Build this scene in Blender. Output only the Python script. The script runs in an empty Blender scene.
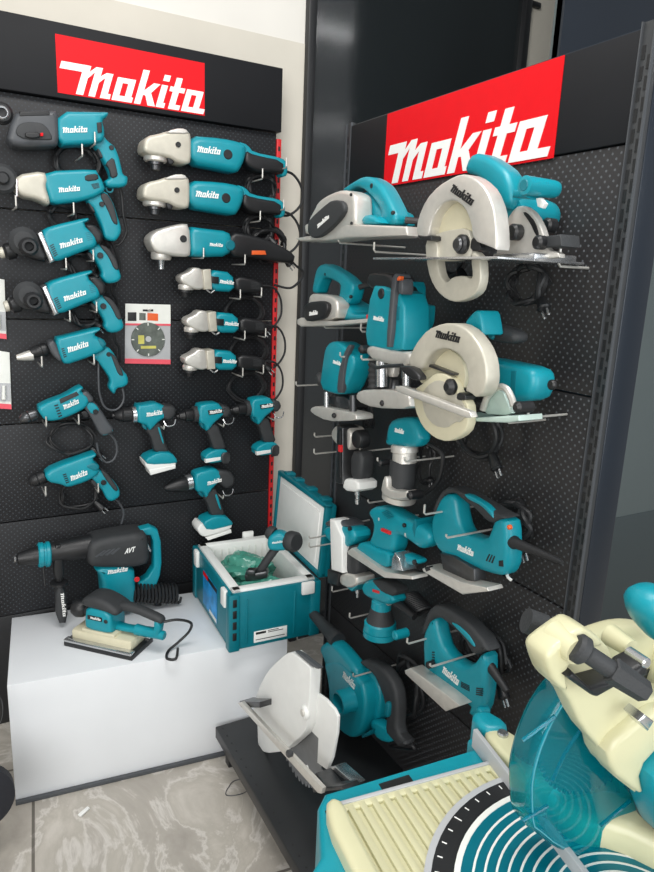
import bpy, bmesh, math, random
from mathutils import Vector, Matrix, Euler
random.seed(7)
PI = math.pi
SC = bpy.context.scene
COL = SC.collection
D = {
'hammer': {'o': (0.3532, 2.12, 1.7931), 'p': 'L', 's': {'teal': [(-0.0655, 0.034), (0.0515, 0.0491), (0.0674, 0.0502), (0.0636, 0.0388), (0.0496, 0.0271), (0.0546, 0.0076), (0.0551, -0.0116), (0.0489, -0.0261), (0.0259, -0.0339), (-0.0024, -0.0396), (-0.0674, -0.0502)], 'grey': [(-0.1783, -0.0104), (-0.1613, 0.0203), (-0.0804, 0.0345), (-0.0623, 0.0344), (-0.063, -0.0481), (-0.0849, -0.0561), (-0.1742, -0.0669), (-0.1894, -0.0506), (-0.1849, -0.0345)], 'panel': [(-0.1699, -0.0377), (-0.1635, -0.0161), (-0.145, -0.0048), (-0.1059, -0.0016), (-0.0907, -0.0133), (-0.0796, -0.0368), (-0.0895, -0.0417), (-0.1474, -0.0479)], 'lever': [(-0.1475, -0.0312), (-0.1125, -0.0266), (-0.1115, -0.0392), (-0.1317, -0.0449), (-0.1471, -0.0426)], 'dot': [(-0.111, -0.0286), (-0.1046, -0.0277), (-0.105, -0.0352), (-0.1114, -0.036)], 'slot': [(-0.1564, 0.0184), (-0.0848, 0.0296), (-0.0843, 0.0192), (-0.157, 0.007)], 'handle': [(0.0236, -0.02), (0.054, -0.009), (0.0662, -0.0223), (0.0832, -0.033), (0.093, -0.057), (0.0992, -0.0845), (0.1034, -0.1057), (0.1164, -0.1084), (0.1147, -0.1257), (0.1037, -0.1343), (0.0623, -0.1394), (0.057, -0.1258), (0.0748, -0.1166), (0.0668, -0.0909), (0.0532, -0.0672), (0.0452, -0.0487), (0.0315, -0.0354)], 'grip': [(0.0562, -0.0791), (0.0795, -0.0586), (0.0873, -0.0915), (0.0902, -0.1093), (0.0718, -0.1186), (0.0667, -0.0937)], 'trig': [(0.0345, -0.0318), (0.0496, -0.0387), (0.0543, -0.0671), (0.0419, -0.0629)], 'btn': [(0.0335, 0.0184), (0.046, 0.0212), (0.0462, -0.0045), (0.0348, -0.0071)], 'logo': [(-0.0535, -0.0185), (0.0078, -0.0089), (-0.0529, -0.0051)], 'ring': [(0.071, -0.1426), (0.0713, -0.1329)], 'disc': [(-0.197, 0.0116), (-0.1953, 0.0382)], 'hub': [(-0.1971, 0.0101), (-0.1961, 0.026)], 'cord': [(0.0978, -0.1331), (0.106, -0.1583), (0.1106, -0.2103), (0.1185, -0.2569), (0.0932, -0.2941), (0.058, -0.2726)], 'loop': [(-0.0093, -0.0743), (0.0474, -0.0679)], 'bot': [(-0.0081, -0.0715), (0.0258, -0.0372)], 'screw': [(0.0744, -0.0368), (0.0746, -0.0302)]}},
'gdrill': {'o': (0.3278, 2.12, 1.6437), 'p': 'L', 's': {'teal': [(-0.0786, 0.0319), (0.0546, 0.0517), (0.061, 0.04), (0.0708, 0.0253), (0.0803, -0.0021), (0.0519, -0.0218), (0.0229, -0.0328), (0.0001, -0.0393), (-0.0657, -0.0517), (-0.0709, -0.0273), (-0.0803, -0.0008)], 'gear': [(-0.1477, 0.015), (-0.0786, 0.033), (-0.0679, 0.0113), (-0.0763, -0.0059), (-0.0663, -0.0434), (-0.0712, -0.0549), (-0.0985, -0.0418), (-0.1378, -0.0372), (-0.1538, -0.0187)], 'dark': [(0.0227, 0.0316), (0.057, 0.0396), (0.0604, 0.0231), (0.0248, 0.0151)], 'handle': [(0.0316, -0.0293), (0.061, -0.0096), (0.0814, -0.0049), (0.0982, -0.0291), (0.109, -0.063), (0.1199, -0.0996), (0.117, -0.1152), (0.1038, -0.1337), (0.086, -0.1325), (0.0745, -0.1238), (0.0723, -0.1006), (0.0508, -0.0504), (0.037, -0.0373)], 'grip': [(0.062, -0.0129), (0.0825, -0.0065), (0.0993, -0.0319), (0.1099, -0.0716), (0.1111, -0.092), (0.0975, -0.0872), (0.0845, -0.0533)], 'trig': [(0.0315, -0.0321), (0.0427, -0.0368), (0.0532, -0.0645), (0.0419, -0.0568)], 'logo': [(-0.0445, -0.0193), (0.0092, -0.0099), (-0.045, -0.0072)], 'btn': [(0.0686, -0.0386), (0.0689, -0.0317)], 'disc': [(-0.1801, 0.0027), (-0.1778, 0.0398)], 'hole': [(-0.1801, 0.0027), (-0.1791, 0.0186)], 'bot': [(-0.1526, -0.0672), (-0.0098, -0.0723)], 'vent': [(0.0388, 0.0109), (0.059, 0.0162), (0.062, 0.003), (0.0457, -0.0031)], 'cord': [(0.095, -0.1313), (0.1091, -0.1572), (0.1229, -0.2044), (0.1151, -0.2655)], 'loop': [(-0.0294, -0.0738), (0.0043, -0.0712)], 'post': [(-0.1458, 0.0035), (-0.1484, -0.0397)]}},
'hdrill': {'o': (0.3069, 2.12, 1.5029), 'p': 'L', 's': {'teal': [(-0.0732, 0.0182), (-0.0479, 0.034), (0.0487, 0.0638), (0.0553, 0.0574), (0.0365, 0.0446), (0.0701, 0.0191), (0.0732, -0.007), (0.0629, -0.0182), (0.0394, -0.0253), (-0.0445, -0.0638), (-0.0617, -0.0434)], 'band': [(-0.0838, 0.0124), (-0.0715, 0.02), (-0.0414, -0.0579), (-0.0551, -0.0649)], 'gear': [(-0.106, 0.0076), (-0.0806, 0.0115), (-0.0539, -0.0631), (-0.1068, -0.0542), (-0.116, -0.0265)], 'dark': [(0.0354, 0.0456), (0.0653, 0.0466), (0.0891, 0.0262), (0.087, -0.0003), (0.072, -0.0071), (0.0555, 0.0182)], 'handle': [(0.054, -0.0216), (0.0722, -0.0041), (0.0982, -0.0174), (0.1183, -0.0431), (0.1313, -0.0726), (0.1379, -0.0966), (0.1254, -0.108), (0.0981, -0.112), (0.0848, -0.0955), (0.0889, -0.0804), (0.0678, -0.0426)], 'grip': [(0.078, -0.005), (0.1043, -0.0141), (0.1243, -0.0428), (0.1337, -0.0737), (0.1192, -0.0743), (0.1035, -0.0379), (0.0864, -0.018)], 'trig': [(0.045, -0.0303), (0.0595, -0.0295), (0.0674, -0.0551), (0.0587, -0.0519)], 'btn': [(0.081, -0.0366), (0.0813, -0.0283)], 'logo': [(-0.0259, -0.0243), (0.0322, -0.0036), (-0.0286, -0.0113)], 'vent': [(0.0402, 0.0229), (0.0541, 0.0268), (0.0608, 0.0039), (0.0461, -0.001)], 'fvent': [(-0.0549, -0.0174), (-0.0446, -0.0111), (-0.0339, -0.042), (-0.0437, -0.0482)], 'ring': [(-0.1173, -0.0104), (-0.1152, 0.027)], 'hole': [(-0.1085, -0.024), (-0.1072, -0.0002)], 'chuck': [(-0.1349, -0.0332), (-0.1747, -0.0431)], 'cord': [(0.1132, -0.1096), (0.1183, -0.14), (0.1329, -0.1642), (0.1347, -0.2077)], 'loop': [(0.0379, -0.0618), (0.0731, -0.0602)], 'bot': [(-0.0143, -0.0787), (0.0586, -0.0531)]}, 'c': [(0.3105, 2.12, 1.3614)]},
'sdriver': {'o': (0.3262, 2.12, 1.2107), 'p': 'L', 's': {'teal': [(-0.071, 0.0233), (-0.042, 0.0292), (0.0534, 0.0537), (0.0549, 0.0469), (0.0345, 0.032), (0.0582, 0.0195), (0.071, 0.0005), (0.0569, -0.017), (0.0323, -0.0273), (0.005, -0.0374), (-0.0458, -0.0537), (-0.0593, -0.0318)], 'gear': [(-0.0926, 0.0107), (-0.07, 0.0202), (-0.051, -0.04), (-0.0599, -0.0441), (-0.079, -0.0253)], 'nose': [(-0.127, -0.0263), (-0.1698, -0.0327)], 'collar': [(-0.0896, -0.0087), (-0.1323, -0.0213)], 'dark': [(0.0403, 0.027), (0.0613, 0.0207), (0.0711, 0.0037), (0.0572, -0.0088), (0.0456, 0.0058)], 'handle': [(0.0323, -0.0273), (0.0571, -0.0119), (0.0757, -0.0058), (0.0935, -0.0283), (0.111, -0.0705), (0.1293, -0.0937), (0.13, -0.1154), (0.1158, -0.124), (0.0968, -0.1252), (0.0899, -0.1445), (0.0768, -0.1243), (0.085, -0.102), (0.0615, -0.0627), (0.0439, -0.0401)], 'grip': [(0.0802, -0.0186), (0.0965, -0.0316), (0.114, -0.0738), (0.118, -0.0914), (0.1023, -0.087), (0.088, -0.0442)], 'trig': [(0.0382, -0.0305), (0.0534, -0.0308), (0.0585, -0.0601), (0.0437, -0.0464)], 'btn': [(0.0769, -0.0255), (0.0771, -0.0185)], 'logo': [(-0.0372, -0.0168), (0.0178, 0.0011), (-0.0388, -0.002)], 'fvent': [(-0.0563, -0.0042), (-0.0492, -0.0019), (-0.0418, -0.029), (-0.0495, -0.0326)], 'cord': [(0.1171, -0.1227), (0.1211, -0.1624), (0.1089, -0.1882), (0.0883, -0.1977), (0.0635, -0.1857), (0.0506, -0.1459), (0.0491, -0.1007), (0.0508, -0.0529)], 'bot': [(-0.1089, -0.0552), (0.0314, -0.0524)]}},
'pdrill': {'o': (0.2703, 2.12, 1.0454), 'p': 'L', 's': {'teal': [(-0.073, -0.0093), (-0.0436, 0.0067), (0.0067, 0.0232), (0.0495, 0.0499), (0.0588, 0.0432), (0.0488, 0.034), (0.0694, 0.0202), (0.073, 0.0039), (0.0619, -0.0168), (0.0219, -0.0365), (-0.0202, -0.0499), (-0.0522, -0.0485)], 'chuck': [(-0.0667, -0.0286), (-0.1163, -0.0468)], 'dark': [(0.0436, 0.0246), (0.067, 0.0364), (0.0878, 0.0064), (0.0715, -0.0044)], 'inset': [(-0.0113, 0.0139), (0.0369, 0.0345), (0.0436, 0.024), (-0.0084, 0.0011)], 'handle': [(0.056, -0.0113), (0.073, 0.002), (0.0898, -0.0054), (0.1074, -0.0338), (0.125, -0.068), (0.1384, -0.0856), (0.1368, -0.0969), (0.1099, -0.1056), (0.1002, -0.0962), (0.0876, -0.0655), (0.0704, -0.0316)], 'cap': [(0.1052, -0.0966), (0.1372, -0.0822), (0.1394, -0.0958), (0.1099, -0.107)], 'top': [(0.0621, -0.0117), (0.073, 0.002), (0.0898, -0.0067), (0.1027, -0.027), (0.0793, -0.04)], 'trig': [(0.0462, -0.0302), (0.0646, -0.0248), (0.073, -0.0449), (0.0605, -0.0506)], 'btn': [(0.0889, -0.0301), (0.0892, -0.0223)], 'logo': [(0.0002, -0.016), (0.0415, 0.001), (-0.0027, -0.0031)], 'fvent': [(-0.0266, -0.0005), (-0.0166, 0.0021), (-0.0049, -0.0368), (-0.0151, -0.0406)], 'cord': [(0.1272, -0.0982), (0.1485, -0.1302), (0.1527, -0.1647), (0.1403, -0.1909), (0.1177, -0.1956), (0.0996, -0.1666), (0.0946, -0.1325)], 'loop': [(0.0245, -0.1135), (0.0857, -0.1184)], 'bot': [(-0.05, -0.0626), (0.0388, -0.0622)], 'plug': [(0.0452, -0.1284), (0.0773, -0.0945)]}},
'bdrill': {'o': (0.2856, 2.12, 0.84), 'p': 'L', 's': {'teal': [(-0.0774, -0.0021), (-0.0541, 0.0152), (0.066, 0.0504), (0.0732, 0.043), (0.059, 0.0308), (0.077, 0.0088), (0.0774, -0.0151), (0.0599, -0.0283), (0.0345, -0.0391), (-0.0152, -0.0504), (-0.0328, -0.0383), (-0.0669, -0.0277)], 'chuck': [(-0.0704, -0.0141), (-0.1195, -0.0284)], 'dark': [(0.0335, 0.0131), (0.0618, 0.0238), (0.0801, 0.0085), (0.0669, -0.0086)], 'handle': [(0.0568, -0.0279), (0.0764, -0.0082), (0.1043, -0.0303), (0.1229, -0.0546), (0.1352, -0.077), (0.1359, -0.0982), (0.1146, -0.1096), (0.1018, -0.1052), (0.0899, -0.0751), (0.0718, -0.0467)], 'grip': [(0.0829, -0.002), (0.1046, -0.0214), (0.134, -0.0733), (0.1234, -0.0805), (0.1006, -0.0451), (0.0856, -0.0173)], 'trig': [(0.0501, -0.0381), (0.0647, -0.0356), (0.0789, -0.0634), (0.071, -0.0694)], 'btn': [(0.089, -0.0459), (0.0893, -0.0377)], 'logo': [(-0.0051, -0.0279), (0.0417, -0.0127), (-0.0075, -0.0129)], 'fvent': [(-0.0282, -0.004), (-0.0191, -0.0016), (-0.0096, -0.0328), (-0.0194, -0.0358)], 'cord': [(0.1245, -0.1073), (0.1434, -0.1346), (0.1525, -0.1644), (0.1449, -0.1993)], 'loop': [(0.0264, -0.0846), (0.0798, -0.0912)], 'bot': [(-0.0771, -0.0652), (0.0709, -0.0728)], 'plug': [(0.0166, -0.0971), (0.0507, -0.1049)]}},
'grinder': {'o': (0.7349, 2.12, 1.7747), 'p': 'L', 's': {'teal': [(-0.0887, 0.0407), (0.0162, 0.0465), (0.0733, 0.0421), (0.0887, 0.0307), (0.0872, 0.0046), (0.0759, -0.0259), (0.0609, -0.0465), (0.0166, -0.0433), (-0.0875, -0.0346)], 'gear': [(-0.2202, 0.0107), (-0.2059, 0.0242), (-0.1823, 0.0309), (-0.1503, 0.0438), (-0.0976, 0.053), (-0.0837, 0.0413), (-0.0842, -0.0327), (-0.0983, -0.0404), (-0.1271, -0.0375), (-0.1513, -0.0267), (-0.2069, -0.0257), (-0.2239, -0.0167)], 'hoop': [(-0.1664, 0.0336), (-0.1342, 0.0511), (-0.1033, 0.0552), (-0.0895, 0.0421)], 'flange': [(-0.1784, -0.0224), (-0.1787, -0.0388)], 'spindle': [(-0.1787, -0.0373), (-0.1791, -0.0627)], 'guardcap': [(-0.1544, -0.0181), (-0.135, -0.0159), (-0.1337, -0.0435), (-0.15, -0.0453)], 'cap': [(0.026, 0.0006), (0.0259, 0.0146)], 'logo': [(-0.069, -0.0036), (-0.0001, -0.0032), (-0.0706, 0.0129)], 'vent': [(0.0566, 0.0299), (0.0708, 0.0285), (0.0625, -0.0258), (0.0482, -0.0242)], 'dark': [(0.0888, 0.0229), (0.1142, 0.0133), (0.2151, 0.0072), (0.2201, -0.0331), (0.1894, -0.0298), (0.1335, -0.0357), (0.1012, -0.0255), (0.0838, -0.0076)], 'handle': [(0.0715, 0.0419), (0.0958, 0.037), (0.1142, 0.018), (0.2121, 0.0133), (0.2287, 0.0006), (0.2306, -0.032), (0.2164, -0.0384), (0.2081, -0.0147), (0.1146, -0.0058), (0.0919, -0.0083), (0.08, 0.0077)], 'cord': [(0.2273, -0.0176), (0.2664, -0.0258), (0.2972, -0.0585), (0.3058, -0.1), (0.2821, -0.136), (0.241, -0.152), (0.1917, -0.1183)], 'loop': [(0.1668, -0.0712), (0.2143, -0.0666)], 'bot': [(0.1339, -0.0582), (0.2129, -0.0175)], 'screw': [(-0.125, 0.0093), (-0.1249, 0.0167)]}, 'c': [(0.7299, 2.12, 1.6513)]},
'mgrinder': {'o': (0.7143, 2.12, 1.5193), 'p': 'L', 's': {'teal': [(-0.0691, 0.0438), (-0.0218, 0.0415), (0.058, 0.0388), (0.0691, 0.0107), (0.0603, -0.0363), (-0.0394, -0.0438), (-0.0671, -0.0395)], 'gear': [(-0.1871, 0.0091), (-0.1649, 0.0277), (-0.0985, 0.0496), (-0.069, 0.0501), (-0.0636, -0.0377), (-0.0825, -0.0459), (-0.1331, -0.0429), (-0.1742, -0.0371), (-0.1899, -0.009)], 'flange': [(-0.1454, -0.0324), (-0.1457, -0.0563)], 'spindle': [(-0.1457, -0.0539), (-0.1461, -0.0835)], 'cap': [(0.0583, -0.0032), (0.0581, 0.0125)], 'logo': [(-0.0087, -0.0087), (0.0321, -0.0096), (-0.0096, 0.0002)], 'dark': [(0.058, 0.0388), (0.1408, 0.0319), (0.2176, 0.013), (0.2878, -0.0177), (0.2807, -0.0479), (0.1996, -0.043), (0.1326, -0.0377), (0.0585, -0.0363)], 'orange': [(0.1303, -0.015), (0.1748, -0.0125), (0.1799, -0.0251), (0.1305, -0.0276)], 'cord': [(0.2782, -0.0331), (0.3092, -0.0536), (0.341, -0.079), (0.3015, -0.1252), (0.2407, -0.1181)], 'loop': [(0.2177, 0.0112), (0.2767, 0.0147)], 'bot': [(0.1029, -0.0586), (-0.0307, -0.0458)], 'screw': [(-0.0905, 0.0066), (-0.0904, 0.0169)]}},
'sgrinder': {'o': (0.7549, 2.12, 1.4074), 'p': 'L', 's': {'teal': [(-0.043, 0.0334), (0.0356, 0.0277), (0.043, -0.0334), (-0.0383, -0.0302)], 'gear': [(-0.1354, 0.0123), (-0.1062, 0.0247), (-0.0923, 0.0383), (-0.0692, 0.0366), (-0.0618, 0.0238), (-0.0563, -0.0245), (-0.0788, -0.0295), (-0.1019, -0.0232), (-0.1338, -0.0067)], 'collar': [(-0.0655, 0.0324), (-0.0393, 0.0353), (-0.0345, -0.0265), (-0.06, -0.0272)], 'flange': [(-0.1092, -0.0129), (-0.1093, -0.0304)], 'spindle': [(-0.1112, -0.0287), (-0.1113, -0.0507)], 'switch': [(-0.0383, 0.0142), (-0.0145, 0.0124), (-0.0145, -0.0089), (-0.0364, -0.007)], 'lever': [(-0.0553, -0.0271), (-0.0411, -0.0356), (-0.0297, -0.0282)], 'logo': [(-0.0116, -0.0062), (0.034, -0.0092), (-0.0126, 0.0045)], 'dark': [(0.0386, 0.0207), (0.1358, 0.0079), (0.1436, -0.0233), (0.1264, -0.0358), (0.044, -0.0334)], 'vent': [(0.0954, 0.0028), (0.1237, -0.0008), (0.1241, -0.022), (0.0957, -0.021)], 'cord': [(0.1382, -0.0096), (0.1881, -0.0146), (0.2165, -0.0496), (0.2222, -0.0972), (0.2071, -0.1309), (0.181, -0.155)], 'loop': [(0.0968, -0.094), (0.1586, -0.0932)], 'bot': [(0.0541, -0.0532), (0.1266, -0.0451)]}, 'c': [(0.7721, 2.12, 1.2786), (0.7666, 2.12, 1.1591)]},
'blister': {'o': (0.5378, 2.12, 1.2355), 'p': 'L', 's': {'card': [(-0.0662, 0.0942), (0.0728, 0.0932), (0.0706, -0.0942), (-0.0728, -0.0879)], 'top': [(-0.0662, 0.0942), (0.0728, 0.0932), (0.0721, 0.0322), (-0.0678, 0.0334)], 'line': [(-0.0678, 0.0351), (0.0721, 0.034), (0.0721, 0.0276), (-0.0679, 0.029)], 'disc': [(0.0001, -0.0146), (0.0011, 0.0381)], 'hub': [(0.0001, -0.0128), (0.0003, -0.0038)], 'strip': [(-0.0724, -0.0727), (0.0708, -0.0794), (0.0706, -0.0942), (-0.0728, -0.0879)], 'hole': [(-0.0141, 0.0777), (0.018, 0.0781), (0.0179, 0.0719), (-0.0143, 0.0715)], 'p1': [(-0.06, 0.0683), (-0.0337, 0.0686), (-0.0344, 0.0423), (-0.0606, 0.0422)], 'p2': [(-0.0001, 0.0673), (0.0331, 0.065), (0.0328, 0.0427), (-0.0006, 0.0443)], 'p3': [(-0.025, 0.067), (-0.0055, 0.0664), (-0.0059, 0.0443), (-0.0255, 0.045)], 'brand': [(-0.0492, 0.0815), (-0.0193, 0.082), (-0.0491, 0.0859)], 'bot': [(0.0018, 0.0761), (0.0018, 0.0761)]}},
'bits': {'o': (0.1, 2.12, 1.1119), 'p': 'L', 's': {'card': [(-0.0365, 0.0898), (0.0432, 0.0747), (0.0385, -0.0898), (-0.0432, -0.0793)], 'body': [(-0.0383, -0.0081), (0.0404, -0.014), (0.0373, -0.0663), (-0.042, -0.0621)], 'strip': [(-0.0422, -0.065), (0.038, -0.0751), (0.0385, -0.0898), (-0.0432, -0.0793)], 'tubes': [(-0.0341, -0.0568), (-0.0164, -0.0577), (0.0014, -0.0586), (0.0194, -0.0595)], 'tubeh': [(-0.0314, -0.0169), (-0.0138, -0.0176), (0.004, -0.0184), (0.022, -0.0191)], 'bot': [(0.0178, 0.0779), (0.0178, 0.0779)]}, 'c': [(0.0996, 2.12, 1.3143)]},
'cdrill': {'o': (0.5305, 2.12, 0.989), 'p': 'L', 's': {'teal': [(-0.0489, 0.0404), (-0.0338, 0.0379), (0.0133, 0.0441), (0.0261, 0.0347), (0.0453, 0.0319), (0.0494, 0.0113), (0.0404, -0.0033), (0.0165, -0.0177), (0.0006, -0.0343), (-0.0117, -0.0441), (-0.0199, -0.0258), (-0.0351, -0.0204), (-0.0494, -0.0133)], 'chuck': [(-0.0598, 0.0065), (-0.1193, 0.0059)], 'ring': [(-0.0464, 0.0048), (-0.0607, 0.0048)], 'dark': [(0.0174, 0.0351), (0.0655, 0.0308), (0.0733, 0.0188), (0.0714, 0.0011), (0.0534, -0.0157), (0.0341, -0.0118), (0.0213, 0.0085)], 'trig': [(-0.0309, -0.0216), (-0.0182, -0.026), (-0.0135, -0.0475), (-0.0287, -0.0367)], 'handle': [(-0.0168, -0.042), (-0.001, -0.0307), (0.0208, -0.0207), (0.0301, -0.0454), (0.0373, -0.0909), (0.0503, -0.1193), (0.0078, -0.1182), (-0.0018, -0.0697)], 'strip': [(0.0145, -0.0353), (0.0215, -0.0358), (0.0347, -0.0862), (0.0311, -0.0922)], 'bat': [(-0.0307, -0.1318), (0.0105, -0.1139), (0.0548, -0.1178), (0.0733, -0.1443), (0.0696, -0.1559), (-0.0225, -0.1506)], 'batw': [(-0.0325, -0.1352), (-0.0207, -0.149), (0.0706, -0.145), (0.0677, -0.1641), (-0.0125, -0.177), (-0.0295, -0.1553)], 'bar': [(-0.0193, -0.1672), (0.0659, -0.1593), (0.0658, -0.1704), (-0.0144, -0.1841)], 'logo': [(-0.0219, 0.0024), (0.0265, 0.0082), (-0.0241, 0.0147)], 'bot': [(0.0472, -0.0197), (0.0649, -0.0164)]}},
'boot': {'o': (0.7109, 2.12, 0.7506), 'p': 'L', 's': {'teal': [(-0.0487, 0.0369), (-0.0299, 0.0444), (0.0176, 0.0509), (0.035, 0.0424), (0.0487, 0.0266), (0.0439, 0.0077), (0.0178, -0.0135), (0.0004, -0.0356), (-0.0092, -0.0509), (-0.0206, -0.0254), (-0.0443, -0.0225)], 'chuck': [(-0.0647, 0.0027), (-0.1435, -0.006)], 'ring': [(-0.0488, 0.0066), (-0.0694, 0.0042)], 'dark': [(0.0253, 0.0453), (0.0761, 0.0353), (0.0931, 0.0101), (0.0884, -0.0168), (0.0617, -0.0254), (0.0352, -0.0029)], 'trig': [(-0.032, -0.0269), (-0.0177, -0.0286), (-0.0092, -0.0519), (-0.0254, -0.044)], 'handle': [(-0.013, -0.0456), (0.0004, -0.0337), (0.0226, -0.0208), (0.0373, -0.0479), (0.0493, -0.0907), (0.0594, -0.1219), (0.016, -0.1208), (0.0033, -0.0749)], 'strip': [(0.0227, -0.0432), (0.0314, -0.0413), (0.0473, -0.0954), (0.0424, -0.0997)], 'bat': [(-0.0256, -0.1297), (0.016, -0.1139), (0.0593, -0.1189), (0.0835, -0.1453), (0.0816, -0.1551), (-0.0063, -0.1621)], 'batw': [(-0.0439, -0.1506), (-0.0256, -0.1277), (-0.0063, -0.1621), (0.0815, -0.147), (0.0777, -0.1687), (-0.0064, -0.182), (-0.0286, -0.1785)], 'bar': [(-0.0132, -0.1859), (0.0757, -0.1694), (0.0778, -0.1798), (-0.0064, -0.1949)], 'logo': [(-0.0063, -0.003), (0.042, 0.0051), (-0.0101, 0.0089)], 'bot': [(0.0618, -0.0333), (0.0816, -0.0307)]}},
'pocket': {'o': (0.7247, 2.12, 0.9746), 'p': 'L', 's': {'teal': [(-0.0471, 0.0407), (-0.0165, 0.0463), (0.0211, 0.0462), (0.0307, 0.0319), (0.047, 0.0282), (0.0471, 0.0124), (0.0261, -0.0068), (0.0071, -0.0195), (-0.0099, -0.0416), (-0.0212, -0.0463), (-0.0259, -0.0219), (-0.0445, -0.0161)], 'chuck': [(-0.0564, 0.0067), (-0.1119, 0.0038)], 'ring': [(-0.0342, 0.0089), (-0.0583, 0.0077)], 'dark': [(0.0288, 0.0403), (0.0595, 0.0303), (0.0664, 0.0112), (0.0501, -0.0083), (0.0289, 0.0023)], 'plate': [(-0.0174, 0.0244), (0.0336, 0.0271), (0.0356, 0.0131), (-0.0137, 0.0095)], 'trig': [(-0.038, -0.0165), (-0.024, -0.0211), (-0.0194, -0.0437), (-0.0325, -0.0353)], 'handle': [(-0.0184, -0.0363), (0.009, -0.0233), (0.0243, -0.0375), (0.0379, -0.0761), (0.0518, -0.1124), (0.0101, -0.1135), (-0.0023, -0.0682)], 'bat': [(-0.0261, -0.1273), (0.0073, -0.1114), (0.0479, -0.1121), (0.0627, -0.1354), (0.0579, -0.1543), (-0.0213, -0.1571)], 'clip': [(0.0285, -0.1228), (0.0596, -0.1208), (0.0599, -0.1593), (0.0325, -0.1614)], 'bar': [(-0.0242, -0.1388), (0.0285, -0.1361), (0.0286, -0.1476), (-0.0232, -0.1522)], 'logo': [(-0.0118, 0.0122), (0.0289, 0.0162), (-0.0128, 0.0223)], 'bot': [(0.0501, -0.013), (0.0627, -0.0119)]}, 'c': [(0.9066, 2.12, 0.9837)]},
'avt': {'o': (0.4014, 2.12, 0.5853), 'p': 'L', 's': {'body': [(-0.0877, 0.0453), (-0.0453, 0.0555), (0.0756, 0.0573), (0.0867, 0.0402), (0.0946, -0.0494), (0.0442, -0.0573), (-0.0756, -0.0358), (-0.0946, -0.0164)], 'motor': [(-0.0774, -0.0355), (0.0445, -0.049), (0.0489, -0.1412), (0.0389, -0.1924), (-0.0486, -0.1739), (-0.0516, -0.1263), (-0.0543, -0.0743)], 'barrel': [(-0.0735, 0.0201), (-0.1956, 0.0159)], 'ring': [(-0.1915, 0.0123), (-0.2259, 0.0144)], 'chuck': [(-0.2193, 0.0123), (-0.2901, 0.0121)], 'dh': [(0.0708, 0.0559), (0.1045, 0.0601), (0.1257, 0.0467), (0.1358, 0.0066), (0.1376, -0.0676), (0.132, -0.1093), (0.1153, -0.1544), (0.0709, -0.1531), (0.0599, -0.1253), (0.0914, -0.1091), (0.1117, -0.0789), (0.1104, 0.0106), (0.1039, 0.0303), (0.0751, 0.0368)], 'switch': [(0.0675, 0.036), (0.0845, 0.0271), (0.1097, -0.0258), (0.1008, -0.0295)], 'stem': [(-0.1839, 0.046), (-0.1585, 0.0438), (-0.1588, -0.0767), (-0.1871, -0.0712)], 'flange': [(-0.1724, -0.0777), (-0.1414, -0.0837)], 'grip': [(-0.1862, -0.0799), (-0.1563, -0.0858), (-0.154, -0.2091), (-0.1871, -0.2046)], 'glogo': [(-0.1728, -0.1055), (-0.1694, -0.1811), (-0.1635, -0.1094)], 'logo': [(-0.0383, -0.0609), (0.0204, -0.0603), (-0.0397, -0.0484)], 'avtl': [(0.0127, -0.0013), (0.0438, 0.0018), (0.0131, 0.014)], 's1': [(-0.0606, 0.0059), (-0.0328, 0.0214), (-0.0264, 0.0204), (-0.0543, 0.0029)], 's2': [(-0.0452, 0.0053), (-0.0191, 0.0212), (-0.0126, 0.0202), (-0.038, 0.0021)], 's3': [(-0.0296, 0.0058), (-0.0052, 0.022), (0.0022, 0.0208), (-0.0215, 0.0024)], 's4': [(-0.0741, 0.0052), (-0.0465, 0.0207), (-0.0419, 0.0199), (-0.0688, 0.0013)], 'coil': [(0.0315, -0.1802), (0.1905, -0.2191)], 'dot': [(0.05, -0.096), (0.0502, -0.0876)], 'strap': [(0.1103, -0.1534), (0.1352, -0.1562), (0.1362, -0.2241), (0.1141, -0.2193)], 'rod': [(-0.2143, -0.0208), (-0.2123, -0.0792)]}},
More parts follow.
